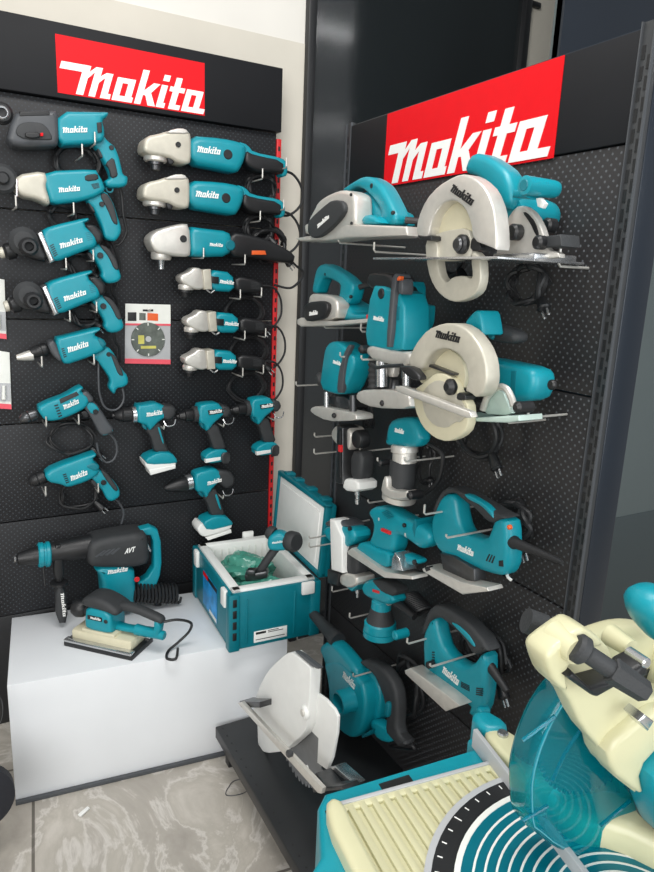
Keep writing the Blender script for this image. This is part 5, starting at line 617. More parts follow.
t = Tool('prouter', 'plunge_router', 'small teal plunge router with a grey stripe, below the small planer', 'router')
b = t.P('motor_housing', 'body', TEAL, .10, .16, .013, 1); t.logo(.1606, b); t.P('cable_guide', 'stripe', GREY, .155, .167, .003, 1, b)
t.C('side_knob', 'kl', RUB, .1, .15, .012); t.C('side_knob', 'kr', RUB, .07, .12, .014); t.P('base_plate', 'base', ALU, .11, .16, .003, 1)
t.A('plunge_column', 'c1', STEEL, .15, [(0,.007),(1,.007)]); t.A('plunge_column', 'c2', DSTEEL, .14, [(0,.009),(1,.009)]); t.P('plunge_mechanism', 'mech', DSTEEL, .08, .135, .006, 1); t.C('guide_screw', 'knut', BLK, .16, .17, .003)
t.loop(turns=3, z=.05, sq=1.3, plug=False)

t = Tool('gnailer', 'pneumatic_nailer', 'grey air nailer with a round black cap, upper of the two nailers', 'nailer')
t.P('head', 'head', ALU, .075, .125, .010, 1); bm = newbm(); c, e = t.S['cap']; r = math.dist(c, e)*.95; lathe(bm, (c[0], c[1], .105), (c[0], c[1], .135), [(0, r), (.8, r), (.95, r*.9), (1, r*.75)]); obj('head_cap', bm, BLK, t.root)
mg = t.P('magazine', 'mag', DSTEEL, .09, .14, .004, 0); t.P('magazine_rail', 'rail', BLK, .138, .146, .001, 0, mg); t.P('warning_label', 'red', REDP, .14, .147, .0004, 0, mg)
t.P('handle_grip', 'grip', RUB, .08, .125, .014, 1); t.P('handle_foot', 'foot', WHT, .075, .135, .01, 1); t.A('air_fitting', 'fit', STEEL, .105, [(0,.009),(.3,.009),(.35,.006),(.6,.006),(.65,.008),(1,.006)])
hook_at(Vector(t.d['o']), t.S['bot'][0], 'R', .1, .02, 'short steel hook prong behind the grip of the grey nailer')

t = Tool('trimmer', 'trim_router', 'slim upright router with a teal cap and dark sleeve, right of the grey nailer', 'router')
h = t.P('motor_cap', 'head', TEAL, .075, .115, .018, 1); t.logo(.1156, h); t.A('clamp_neck', 'neck', ALU, .095, [(0,.029),(.1,.032),(.4,.032),(.45,.028),(1,.029)])
t.A('base_sleeve', 'sleeve', RUB, .095, [(0,.030),(.03,.032),(1,.031)], seg=32); t.A('base_plate', 'base', ALU, .095, [(0,.033),(.3,.037),(.35,.041),(1,.041)], seg=32); t.P('base_bracket', 'bracket', ALU, .11, .14, .006, 1)
[t.C('lock_knob', k, BLK, .1, .14, .005) for k in ('k1', 'k2')]; t.cord('cord', .085, .06, .005); t.loop('lp', z=.04, turns=2, sq=2.2, plug=True)
hook_at(Vector(t.d['o']), t.S['bot'][0], 'R', .14, .01, 'left steel hook prong holding the slim upright router'); hook_at(Vector(t.d['o']), t.S['bot'][1], 'R', .14, .01, 'right steel hook prong holding the slim upright router')

t = Tool('tnailer', 'pneumatic_nailer', 'teal air nailer with a white magazine, lower of the two nailers beside the cooler lid', 'nailer')
h = t.P('head', 'head', TEAL, .07, .13, .016, 2); t.logo(.1306, h); t.C('screw', 'screw', BLK, .125, .133, .001, h); t.P('head_cap', 'cap', GREY, .065, .125, .014, 2)
mg = t.P('magazine', 'mag', WHT, .09, .14, .006, 0); t.P('magazine_foot', 'mfoot', BLK, .09, .142, .005, 0, mg); t.P('handle_grip', 'grip', RUB, .08, .125, .014, 1)
f = t.P('handle_foot', 'foot', ALU, .075, .135, .01, 1); t.P('foot_base', 'tfoot', TEAL, .08, .128, .004, 0, f); t.A('air_fitting', 'fit', STEEL, .105, [(0,.006),(.5,.006),(.55,.004),(1,.004)])
hook_at(Vector(t.d['o']), t.S['bot'][0], 'R', .1, .015, 'short steel hook prong behind the grip of the teal nailer')

t = Tool('fsander', 'finishing_sander', 'teal sander with a flat grey pad and a dust nozzle, left of the middle jigsaw', 'sander')
b = t.P('motor_housing', 'body', TEAL, .07, .12, .02, 1); t.P('housing_seam', 'band', TEALD, .06, .1206, .0005, 0, b); t.P('printed_label', 'label', REDP, .12, .1262, .0004, 0, b); t.C('screw', 'btn', BLK, .12, .1265, .001, b)
t.vents('vent', .1255, 5, b, TEALD); sk = t.P('skirt', 'skirt', TEAL, .08, .128, .008, 1); pd = t.P('sanding_pad', 'pad', ALU, .095, .14, .003, 0); t.P('paper_clamp', 'clamp', STEEL, .1, .142, .003, 0, pd)
nz = t.P('dust_nozzle', 'nozzle', TEAL, .09, .125, .012, 1); t.C('nozzle_opening', 'hole', BLK, .118, .1262, .001, nz); t.cord('cord', .09, .03, .006)
hook_at(Vector(t.d['o']), t.S['bot'][0], 'R', .12, .01, 'left steel hook prong behind the finishing sander'); hook_at(Vector(t.d['o']), t.S['bot'][1], 'R', .12, .01, 'right steel hook prong under the grip of the finishing sander')

t = Tool('jigsaw', 'jigsaw', 'big teal jigsaw with a long cord sleeve pointing right, upper of the two jigsaws', 'jigsaw')
b = t.P('motor_housing', 'body', TEAL, .066, .112, .018, 1); t.logo(.1126, b)
for k in range(1, 5): t.P('vent_slot', f'v{k}', BLK, .108, .1126, .0003, 0, b)
g = t.P('handle_grip', 'grip', RUB, .07, .114, .012, 1); t.P('grip_trim', 'trim', TEAL, .1, .1165, .004, 2, g); t.C('lock_button', 'btn', ORG, .11, .119, .002, b)
t.A('cord_sleeve', 'boot', CORDM, .095, [(0,.013),(.06,.013),(.1,.0105),(.9,.006),(1,.0045)]); bp = t.P('base_plate', 'base', ALU, .10, .14, .004, 0); t.P('bevel_mount', 'bevel', DSTEEL, .09, .122, .004, 0, bp); t.P('base_clamp', 'sclamp', BLK, .13, .142, .002, 0, bp)
bm = newbm(); a, e = t.S['hook']; tube(bm, [(a[0], a[1]+.003, .09), ((a[0]+e[0])/2, (a[1]+e[1])/2, .095), (e[0], e[1], .095)], .003); obj('key_clip', bm, WHT, t.root)
t.loop(turns=4, z=.04, r=.0055)

t = Tool('tjigsaw', 'jigsaw', 'teal jigsaw tilted nose up with a silver shoe, lower of the two jigsaws', 'jigsaw')
b = t.P('motor_housing', 'body', TEAL, .076, .118, .018, 1); t.logo(.1186, b); t.vents('v1', .1186, 4, b); t.vents('v2', .1186, 4, b); t.vents('v3', .1186, 4, b)
g = t.P('handle_grip', 'grip', RUB, .08, .121, .012, 1); t.P('grip_trim', 'trim', TEAL, .11, .1235, .003, 2, g); t.A('cord_sleeve', 'boot', CORDM, .1, [(0,.012),(.1,.011),(.9,.007),(1,.006)])
t.P('base_plate', 'base', ALU, .115, .15, .003, 0); t.C('orbit_knob', 'knob', BLK, .12, .14, .003, b); t.C('dust_port', 'port', TEAL, .095, .122, .003, b); t.loop(turns=4, z=.05, r=.0045)

t = Tool('rosander', 'orbital_sander', 'round-based teal palm sander with a coiled black cord, above the blower', 'sander')
h = t.P('head', 'head', TEAL, .075, .12, .014, 1); t.P('head_grip', 'grip', RUB, .08, .121, .010, 1, h); t.P('printed_label', 'label', REDP, .115, .1208, .0004, 0, h)
t.A('neck', 'neck', TEAL, .095, [(0,.022),(.4,.023),(.45,.025),(.9,.026),(1,.026)]); t.A('skirt', 'skirt', RUB, .095, [(0,.026),(.5,.031),(1,.038)], seg=32)
dd = t.A('pad', 'disc', TEAL, .095, [(0,.036),(.1,.041),(.55,.042),(.6,.039),(.65,.043),(.95,.043),(1,.040)], seg=36); t.C('dust_port', 'port', TEAL, .11, .15, .003, dd)
t.A('cord_sleeve', 'boot', CORDM, .095, [(0,.013),(.3,.011),(1,.008)])
bm = newbm(); a, e = [Vector(p) for p in t.S['coil']]; tube(bm, [(a.x+(e.x-a.x)*k/88+math.sin(k/8*2*PI)*.016, a.y+(e.y-a.y)*k/88+math.sin(k/8*2*PI)*.016, .055+math.cos(k/8*2*PI)*.024) for k in range(89)], .0042, 6, 2); obj('coiled_cord', bm, CORDM, t.root)
hook_at(Vector(t.d['o']), t.S['bot'][0], 'R', .1, .01, 'upper steel hook prong behind the round-based sander')

t = Tool('blower', 'blower', 'teal blower with a black nozzle pointing up left, lowest tool on the right board', 'blower')
v = t.P('fan_housing', 'vol', TEAL, .07, .122, .016, 1); t.logo(.1226, v); t.P('housing_rib', 'rib', TEALD, .08, .115, .003, 0, v); t.P('outlet_tube', 'tube', TEAL, .072, .12, .02, 1)
t.A('nozzle', 'nozzle', RUB, .097, [(0,.024),(.15,.024),(.2,.021),(1,.014)])
bm = newbm(); c, e = t.S['intake']; r = math.dist(c, e)*.9; lathe(bm, (c[0], c[1], .115), (c[0], c[1], .165), [(0, r*1.08), (.25, r), (1, r), (1, r*.82), (.3, r*.78)], 28); it = obj('intake_port', bm, TEAL, t.root)
t.P('motor_housing', 'motor', TEAL, .045, .085, .014, 1); g = t.P('handle_grip', 'grip', RUB, .064, .1, .014, 1); t.P('handle_base', 'hteal', TEAL, .064, .098, .01, 2); t.P('trigger', 'trig', TEALD, .095, .1105, .004, 1, g)
t.cord('cord', .085, .06, .005); t.loop(turns=4, z=.04, r=.005, sq=1.4, plug=False); hook_at(Vector(t.d['o']), t.S['bot'][0], 'R', .12, .012, 'short steel hook prong inside the blower')

t = Tool('wsaw', 'circular_saw', 'large saw with a white guard and toothed blade resting on the black base shelf', 'circular saw')
t.P('blade_guard', 'upper', WHT, 0.307, 0.335, .003, 1)
t.P('lower_guard', 'low', WHT, 0.306, 0.316, .003, 1); t.P('guard_flap', 'right', WHT, 0.304, 0.312, .003, 0); t.P('guard_rim', 'rim', GREY, 0.319, 0.331, .002, 1)
bm = newbm(); c, e = t.S['blade']; r = math.dist(c, e); T_ = []
for k in range(48):
    a = k/48*2*PI; T_ += [(c[0]+math.cos(a)*r*.93, c[1]+math.sin(a)*r*.93), (c[0]+math.cos(a+.035)*r, c[1]+math.sin(a+.035)*r), (c[0]+math.cos(a+.07)*r*.995, c[1]+math.sin(a+.07)*r*.995), (c[0]+math.cos(a+.085)*r*.93, c[1]+math.sin(a+.085)*r*.93)]
prism(bm, T_, 0.296, 0.2985, 0, 0, back=False); bl = obj('blade', bm, BLADE, t.root)
bm = newbm(); P = []
for k in range(19): a = PI*1.42+k/18*PI*.34; P.append((c[0]+math.cos(a)*r*.74, c[1]+math.sin(a)*r*.74))
for k in range(18, -1, -1): a = PI*1.42+k/18*PI*.34; P.append((c[0]+math.cos(a)*r*.64, c[1]+math.sin(a)*r*.64))
prism(bm, P, 0.2982, 0.2995, 0, 0, back=False); obj('blade_print', bm, INK, bl)
hb = t.C('pivot_cap', 'hub', WHT, 0.33, 0.343, .003); t.C('pivot_screw', 'hub2', ALU, 0.342, 0.347, .001, hb)
t.P('base_rail', 'bar', ALU, .371, .381, .002, 0); t.P('base_bracket', 'back', DSTEEL, 0.325, 0.37, .004, 0); fb = t.P('base_front', 'front', DSTEEL, .32, .36, .004, 0); t.P('base_slide', 'fb2', STEEL, 0.285, 0.315, .003, 0, fb); t.C('clamp_bolt', 'bolt', DSTEEL, 0.38, 0.395, .003)

for y, z, L, tip, lab in HOOKS:
    hook_at(Vector((1.0, y, z)), (0, 0), 'R', L, tip, lab)

# ================================================================== display stands
def stand(name, label, pl, loc, x0, x1, zt, splits, hz, sign, peg, red):
    s = thing(name, label, 'display stand', loc, ROT[pl])
    for a, b in zip(splits, splits[1:]):
        bm = newbm(); box(bm, ((x0+x1)/2, (a+b)/2, -.006), (x1-x0, a-b-.003, .012), .0025); obj('perforated_panel', bm, peg, s, ang=30)
    bm = newbm(); box(bm, ((x0+x1)/2, (zt+splits[0])/2, (hz-.02)/2+.0), (x1-x0+(.016 if red else 0), zt-splits[0]-.001, hz+.02), .002); hd = obj('header_panel', bm, HEAD, s)
    sx0, sx1, sz0, sz1, w0, w1, wt = sign
    bm = newbm(); box(bm, ((sx0+sx1)/2, (sz0+sz1)/2, hz+.0008), (sx1-sx0, sz1-sz0, .0012), 0); obj('sign_sheet', bm, RED, hd)
    return s, hd
zc = 1.43
# left stand: face at y = 2.12, local x = X
SL, hd = stand('display_stand', 'black perforated display board with a red lettered header on the left wall', 'L', (0, 2.12, 0), -.35, .965, 2.064,
   [1.877, 1.58, 1.28, .975, .675, .37], .02, (.3036, .7174, 1.8895, 2.0335, 0, 0, 0), PEGL, True)
bm = newbm(); put_word(bm, (.350, 1.893), (.700, 1.893), (.350, 1.970), .0214, .0006, ext=.85, foot=.24); obj('lettering', bm, INK, hd)
bm = newbm(); box(bm, (.9735, 1.10, -.004), (.016, 1.52, .016), .002); st = obj('red_edge_strip', bm, REDP, SL)
bm = newbm()
for k in range(46): box(bm, (.9735, 1.83-k*.032, .0042), (.007, .014, .001), 0)
obj('strip_slots', bm, BLK, st)
bm = newbm(); box(bm, (.31, .185, -.006), (1.31, .37, .012), .002); obj('kick_panel', bm, FRM, SL)
# right stand: face at x = 1.0, local x = 1.26 - Y
SR, hd = stand('display_stand', 'black perforated display board with slotted upright and base shelf on the right', 'R', (1.0, 1.26, 0), -.44, .456, 1.836,
   [1.667, 1.241, .824, .41, .105], .004, (-.262, .302, 1.6625, 1.8345, 0, 0, 0), PEGR, False)
bm = newbm(); put_word(bm, (-.225, 1.667), (.262, 1.667), (-.225, 1.758), .0054, .0006, ext=.36, foot=.34); obj('lettering', bm, INK, hd)
for xs, nm in ((.470, 0), (-.452, 1)):
    bm = newbm(); box(bm, (xs, .93, -.004), (.026, 1.83, .012), .0015); up = obj('slotted_upright', bm, GREYD, SR)
    bm = newbm()
    for k in range(58):
        for sx in (-.005, .006): box(bm, (xs+sx, 1.80-k*.031-(.0155 if sx > 0 else 0), .0022), (.0062, .021, .001), 0)
    obj('upright_slots', bm, BLK, up)
    bm = newbm(); box(bm, (xs-.012, .93, .003), (.0022, 1.83, .006), 0); box(bm, (xs+.012, .93, .003), (.0022, 1.83, .006), 0); obj('upright_flange', bm, GREY, up)
bm = newbm(); box(bm, (.0095, .922, -.042), (.948, 1.842, .064), .003); obj('side_cover', bm, NAVY, SR)
bm = newbm(); box(bm, (.03, .110, .199), (.86, .02, .40), .002); shf = obj('base_shelf', bm, SHELFM, SR)
bm = newbm(); box(bm, (.03, .101, .3985), (.86, .034, .003), .001); obj('shelf_lip', bm, FRM, shf)
for k in range(23):
    bm = newbm(); cyl(bm, (-.384+k*.036, .1195, .383), (-.384+k*.036, .1206, .383), .0032, seg=10, b=.0002); obj('shelf_hole', bm, BLK, shf)
for xx in (-.37, .43):
    bm = newbm(); box(bm, (xx, .05, .19), (.03, .10, .37), .003); obj('shelf_foot', bm, FRM, SR)

# ================================================================== room shell
K = 'structure'
bm = newbm(); box(bm, (1.2, 0.6, -.03), (7.6, 6.2, .06), 0); obj('floor', bm, FLOOR, kind=K)
pbox('wall_back', (-.465, 2.26, 1.09), (3.13, .12, 2.18), WALLM, b=0, kind=K)
pbox('trim_1', (-.465, 2.262, 2.74), (3.13, .12, 1.12), WALLU, b=0, kind=K)
wm = pbox('wall_middle', (2.135, 2.26, 1.65), (.15, .12, 3.3), WALLM, b=0, kind=K)
pbox('wall_right', (3.015, 1.615, 1.9), (2.77, .03, 2.7), SLATE, b=0, kind=K)
pbox('wall_dark_reflection', (3.015, 1.606, 2.62), (2.77, .03, 1.26), NAVY, b=0, kind=K)  # dark reflection on the upper wall, put in as a navy panel
pbox('baseboard_right', (3.015, 1.613, .285), (2.77, .034, .57), SLATED, b=.002, kind=K)
wn = pbox('window_1', (1.58, 2.225, 1.65), (.93, .05, 3.3), GLOSSD, b=0, kind=K)
for x in (1.112, 2.045): pbox('window_frame', (x, 2.215, 1.65), (.03, .08, 3.3), FRM, wn, .004)
pbox('window_frame', (1.58, 2.212, .04), (.9, .07, .08), FRM, wn, .004)
pbox('cable_clip', (2.09, 2.193, 2.50), (.05, .016, .02), BLK, wm, .004)

# ================================================================== white plinth and what stands on it
yw = math.radians(-6.2)
bm = newbm(); box(bm, (.388, .19, .1805), (.776, .38, .361), .0025)
o = obj('display_plinth', bm, PLIN); o.location = (.059, 1.744, 0); o.rotation_euler = (0, 0, yw); tag(o, 'low white box plinth standing on the tiled floor under the left board', 'plinth')
o = thing('baseboard_strip', 'thin dark strip along the foot of the white plinth', 'strip', (.059, 1.744, 0), (0, 0, yw)); bm = newbm(); box(bm, (.388, -.006, .006), (.776, .010, .012), .001); obj('strip', bm, GREY, o)

# pad sander
sd = thing('pad_sander', 'teal sander with a long rectangular pad lying on the white plinth', 'sander', (.3375, 1.843, .361), (0, 0, math.radians(-46)))
def part(nm, m, P, fn, **k):
    bm = newbm(); fn(bm); return obj(nm, bm, m, P, **k)
pd = part('sanding_pad', BLK, sd, lambda b: box(b, (0, 0, .008), (.226, .112, .016), .002))
part('paper_clamp', STEEL, pd, lambda b: (box(b, (0, -.048, .019), (.224, .022, .008), .003), box(b, (0, .048, .019), (.224, .022, .008), .003)))
part('pad_base', CRM2, sd, lambda b: (box(b, (0, 0, .031), (.20, .078, .034), .009), box(b, (-.01, 0, .05), (.11, .074, .014), .004)))
XZ = Matrix(((1,0,0,0),(0,0,-1,0),(0,1,0,0),(0,0,0,1)))   # profile (x,y) + depth z  ->  x, -z, y
def sprism(P, w, b, ch=1):
    bm = newbm(); prism(bm, P, -w/2, w/2, b, ch); bmesh.ops.transform(bm, matrix=XZ, verts=bm.verts); return bm
hs = obj('motor_housing', sprism([(-.052,.055),(.034,.055),(.036,.075),(.032,.125),(-.048,.128),(-.055,.08)], .078, .012), TEAL, sd)
obj('top_cover', sprism([(-.062,.124),(.02,.120),(.05,.112),(.062,.128),(.03,.148),(-.01,.160),(-.048,.157),(-.066,.142)], .078, .014, 2), RUB, sd)
obj('rear_handle', sprism([(.02,.056),(.13,.058),(.172,.064),(.178,.095),(.172,.112),(.158,.112),(.156,.080),(.06,.072),(.03,.076)], .028, .007, 0), TEAL, sd)
obj('handle_grip', sprism([(.04,.116),(.09,.122),(.178,.102),(.186,.112),(.176,.126),(.09,.145),(.04,.146)], .030, .011), RUB, sd)
part('front_knob', BLK, sd, lambda b: lathe(b, (-.05,0,.095), (-.118,0,.098), [(0,.014),(.3,.015),(.42,.024),(.7,.028),(.9,.023),(1,.012)]))
part('switch', BLK, hs, lambda b: cyl(b, (.02,-.037,.095), (.02,-.042,.095), .006))
bm = newbm(); prism(bm, R4(-.040,.092,.008,.105), 0, .001, 0, 0); bmesh.ops.transform(bm, matrix=Matrix.Translation((0,-.0392,0)) @ XZ, verts=bm.verts); lb = obj('name_plate', bm, BLK, hs)
bm = newbm(); put_word(bm, (-.030,.0955), (.004,.0955), (-.030,.102), .0, .0006); bmesh.ops.transform(bm, matrix=Matrix.Translation((0,-.0404,0)) @ XZ, verts=bm.verts); obj('lettering', bm, INK, hs)
cd = part('cord', CORDM, sd, lambda b: tube(b, [(.182,0,.107),(.215,.02,.11),(.24,.05,.09),(.225,.07,.05),(.20,.05,.02),(.185,.02,.006),(.20,-.015,.005),(.225,-.01,.006),(.215,.02,.02)], .004))
part('dust_nozzle', TEAL, sd, lambda b: cyl(b, (.09,0,.066), (.185,0,.064), .016, .013, .003))

# cooler
CL = thing('cooler_box', 'open teal cooler box with white insulated lining at the right end of the white plinth', 'cooler box', (.639, 1.649, .361), (0, 0, math.radians(-3)))
W_, D_, H_ = .28, .392, .185
def ring_box(bm, x0, y0, x1, y1, z0, z1, t, b=.004):
    box(bm, ((x0+x1)/2, y0+t/2, (z0+z1)/2), (x1-x0, t, z1-z0), b); box(bm, ((x0+x1)/2, y1-t/2, (z0+z1)/2), (x1-x0, t, z1-z0), b)
    box(bm, (x0+t/2, (y0+y1)/2, (z0+z1)/2), (t, y1-y0, z1-z0), b); box(bm, (x1-t/2, (y0+y1)/2, (z0+z1)/2), (t, y1-y0, z1-z0), b)
def shell(bm):
    ring_box(bm, 0, 0, W_, D_, .012, H_-.004, .012); box(bm, (W_/2, D_/2, .012), (W_-.004, D_-.004, .02), .004)
    for x, y in ((.012,.012),(W_-.012,.012),(.012,D_-.012),(W_-.012,D_-.012)): box(bm, (x, y, .09), (.034, .034, .18), .005)
    for x in (.05, .2): box(bm, (x, .0, .09), (.006, .008, .14), .002)
bd = part('box_body', TEALD, CL, shell)
part('foam_lining', WHT, CL, lambda b: (ring_box(b, .010, .010, W_-.010, D_-.010, .02, H_+.003, .028, .004), box(b, (W_/2, D_/2, .03), (W_-.03, D_-.03, .02), .002)))
bm = newbm()
for k in range(8): box(bm, (.06+k*.024, D_-.040, .13), (.003, .004, .08), .001)
obj('lining_ribs', bm, CARDW, bd)
part('corner_recess', BLK, bd, lambda b: [box(b, (.012, -.0052, .05+k*.035), (.012, .002, .024), .001) for k in range(4)])
for loc, sz in (((-.004,.045,H_-.03),(.014,.036,.055)), ((-.004,D_-.05,H_-.03),(.014,.036,.055)), ((W_-.04,-.006,H_-.02),(.042,.014,.04)), ((.19,D_+.0,H_+.005),(.04,.014,.03))):
    part('latch', WHT, CL, lambda b: box(b, loc, sz, .005))
st = part('side_sticker', BLUE, CL, lambda b: box(b, (-.0012, .20, .085), (.0012, .15, .115), 0)); part('sticker_banner', BLK, st, lambda b: box(b, (-.0018, .20, .135), (.0012, .15, .014), 0)); part('sticker_banner', RED, st, lambda b: box(b, (-.0024, .245, .135), (.0012, .05, .014), 0))
part('sticker_footer', CARDW, st, lambda b: box(b, (-.0018, .165, .034), (.0012, .075, .012), 0))
bm = newbm(); box(bm, (.125, -.0015, .034), (.105, .0012, .036), .0003); lb = obj('printed_label', bm, WHT, CL)
bm = newbm(); prism(bm, R4(.078,.042,.11,.049), 0, .0006, 0, 0); prism(bm, R4(.078,.024,.17,.026), 0, .0006, 0, 0); prism(bm, R4(.116,.042,.165,.044), 0, .0006, 0, 0); prism(bm, R4(.116,.047,.15,.049), 0, .0006, 0, 0); bmesh.ops.transform(bm, matrix=Matrix.Translation((0,-.0022,0)) @ XZ, verts=bm.verts); obj('label_print', bm, BINK, lb)
# lid, hinged on the x = W side, leaning outwards
LM = Matrix.Translation((W_+.008, .022, H_)) @ Matrix.Rotation(math.radians(4), 4, 'Y') @ Matrix.Diagonal((1, .94, .93, 1))
def lidpart(nm, m, fn, p=None):
    bm = newbm(); fn(bm); bmesh.ops.transform(bm, matrix=LM, verts=bm.verts); return obj(nm, bm, m, p or CL)
def ringl(b):
    box(b, (.020, D_/2, .118), (.03, D_+.016, .25), .008)
    for z in (.004, .238): box(b, (.006, D_/2, z), (.022, D_+.02, .016), .004)
    for y in (-.002, D_+.002): box(b, (.006, y, .12), (.022, .016, .25), .004)
    for y in (.05, .16, .27, .35): box(b, (.02, y, .246), (.034, .035, .014), .004)
ld = lidpart('lid', TEALD, ringl); lidpart('lid_lining', WHT, lambda b: (box(b, (.004, D_/2, .121), (.012, D_-.024, .216), .004), box(b, (-.003, D_/2, .121), (.006, D_-.06, .18), .003)), ld)

def bag(nm, label, loc, size, seed):
    rnd = random.Random(seed); bm = newbm(); bmesh.ops.create_icosphere(bm, subdivisions=4, radius=1)
    ph = [(rnd.uniform(2, 7), rnd.uniform(2, 7), rnd.uniform(2, 7), rnd.uniform(0, 6)) for _ in range(9)]
    for v in bm.verts:
        n = sum(math.sin(a*v.co.x+b_*v.co.y+c*v.co.z+d) for a, b_, c, d in ph)/9
        v.co *= 1+.34*n+.05*math.sin(17*v.co.x+9*v.co.y)*math.sin(13*v.co.z+11*v.co.y)+.03*math.sin(29*v.co.y-21*v.co.x)
        v.co = Vector((max(-1, min(1, v.co.x))*size[0], max(-1, min(1, v.co.y))*size[1], max(-.8, v.co.z)*size[2]))
    o = obj(nm, bm, GBAG, ang=25); o.location = loc; o.rotation_euler = (0, 0, yw); return tag(o, label, 'bag', 'green bags in the cooler')
Rz = Matrix.Rotation(math.radians(-3), 4, 'Z')
def CW(x, y, z): return Vector((.639, 1.649, .361))+Rz @ Vector((x, y, z))
bag('plastic_bag', 'green plastic bag at the back inside the open cooler', CW(.135, .255, .125), (.092, .085, .055), 3)
bag('plastic_bag', 'green plastic bag at the front inside the open cooler, below the cordless tool', CW(.135, .095, .118), (.095, .055, .05), 5)
# cordless tool standing in the cooler
lt = thing('cordless_tool', 'teal-headed cordless tool with dark grip standing upright in the open cooler', 'cordless tool', (.775, 1.752, .54), (PI/2, 0, math.radians(-29)))
lt.scale = (.82, .82, .82)
part('battery_foot', DSTEEL, lt, lambda b: (box(b, (-.012, .0, 0), (.085, .028, .06), .006, Euler((0,0,.25))), box(b, (-.03, .012, .02), (.03, .03, .03), .005)))
obj('handle', (lambda b: (prism(b, [(-.018,.01),(.018,.01),(.045,.06),(.075,.105),(.05,.12),(.02,.075)], -.018, .018, .012, 1), b)[1])(newbm()), RUB, lt)
hd = obj('motor_head', (lambda b: (prism(b, [(.03,.105),(.06,.10),(.10,.105),(.112,.135),(.098,.165),(.065,.175),(.035,.16),(.025,.135)], -.028, .028, .014, 2), b)[1])(newbm()), TEAL, lt)
part('nose_disc', RUB, lt, lambda b: lathe(b, (.098,.135,-.005), (.135,.142,.03), [(0,.03),(.3,.038),(.8,.038),(1,.03)], 28))
part('rear_cap', RUB, lt, lambda b: lathe(b, (.045,.155,-.01), (.022,.165,-.02), [(0,.026),(.6,.026),(1,.018)]))
bm = newbm(); put_word(bm, (.045,.132), (.085,.140), (.0445,.139), .0285, .0006); obj('lettering', bm, INK, hd)

# ================================================================== mitre saw in the foreground
TC = Vector((.545, .40)); ZB = .65
a7 = math.radians(-7); U = Vector((math.cos(a7), math.sin(a7))); N_ = Vector((-math.sin(a7), math.cos(a7)))
w = U*TC.x+N_*TC.y
MS = thing('mitre_saw', 'cream and teal mitre saw with a clear teal blade guard, large in the right foreground', 'mitre saw', (w.x, w.y, ZB), (0, 0, a7))
VX = Matrix(((1,0,0,-TC.x),(0,0,-1,.505-TC.y),(0,1,0,1.43-ZB),(0,0,0,1)))
HX = Matrix(((1,0,0,-TC.x),(0,1,0,-TC.y),(0,0,1,.77-ZB),(0,0,0,1)))
V = D['mv']['s']; Hh = D['mh']['s']
def vp(nm, k, m, z0, z1, b=.008, ch=1, parent=None):
    bm = newbm(); prism(bm, V[k], z0, z1, b, ch); bmesh.ops.transform(bm, matrix=VX, verts=bm.verts); return obj(nm, bm, m, parent or MS)
def hp(nm, P, m, z0, z1, b=.003, ch=0, parent=None):
    bm = newbm(); prism(bm, P, z0, z1, b, ch); bmesh.ops.transform(bm, matrix=HX, verts=bm.verts); return obj(nm, bm, m, parent or MS)
# base frame (teal) with chamfered corner, then table
fr = hp('base_frame', [(.235,.30),(.235,.575),(.262,.60),(.287,.672),(.304,.691),(.545,.700),(.548,.722),(.60,.724),(.60,.69),(.92,.69),(.92,.18),(.235,.18)], TEAL, -.12, .0, .008)
hp('frame_slot', [(.378,.663),(.425,.665),(.425,.682),(.378,.680)], BLK, -.01, .001, 0, parent=fr)
hp('frame_liner', [(.292,.20),(.292,.66),(.62,.668),(.62,.20)], BLK, -.02, .0015, 0, parent=fr)
tb = hp('table', [(.285,.19),(.290,.640),(.302,.652),(.60,.658),(.80,.655),(.80,.19)], CREAM, -.06, .004, .003)
bm = newbm(); k = 0; x = .322
while x < .60:
    box(bm, (x, .425, .0065), (.009, .455, .006), .0018); x += .0165
box(bm, (.45, .6495, .0060), (.30, .010, .005), .001)
bmesh.ops.transform(bm, matrix=HX, verts=bm.verts); obj('table_ribs', bm, CREAM, tb)
bm = newbm(); box(bm, (.45, .657, .0072), (.31, .006, .006), .001); bmesh.ops.transform(bm, matrix=HX, verts=bm.verts); obj('table_edge', bm, CARD, tb)
hp('table_lip', [(.284,.19),(.280,.60),(.288,.652),(.302,.660),(.312,.648),(.308,.60),(.310,.19)], CREAM, -.05, .022, .007, 1)
def disc(nm, r0, r1, m, z0, z1, parent):
    bm = newbm(); lathe(bm, (TC.x, TC.y, z0), (TC.x, TC.y, z1), [(0, r0), (0, r1), (1, r1), (1, r0), (0, r0)], 72, caps=False); bmesh.ops.transform(bm, matrix=HX, verts=bm.verts); return obj(nm, bm, m, parent)
tt = disc('turntable', 0, .192, TABT, .0, .0125, MS)
disc('scale_border', .218, .226, CARD, .0, .0115, tb); disc('scale_ring', .192, .218, BLK, .0, .0112, tb); disc('turntable_rim', .186, .193, CARDW, .0, .0135, tt)
for r in [.022+.0125*k for k in range(13)]: disc('turntable_groove', r-.0013, r+.0013, CARDW, .011, .0131, tt)
bm = newbm()
for k in range(60):
    a = k*PI/30; r = .211; box(bm, (TC.x+math.cos(a)*r, TC.y+math.sin(a)*r, .0115), (.006 if k % 5 else .010, .0012, .0008), 0, Euler((0,0,a)))
bmesh.ops.transform(bm, matrix=HX, verts=bm.verts); obj('scale_marks', bm, INK, tb)
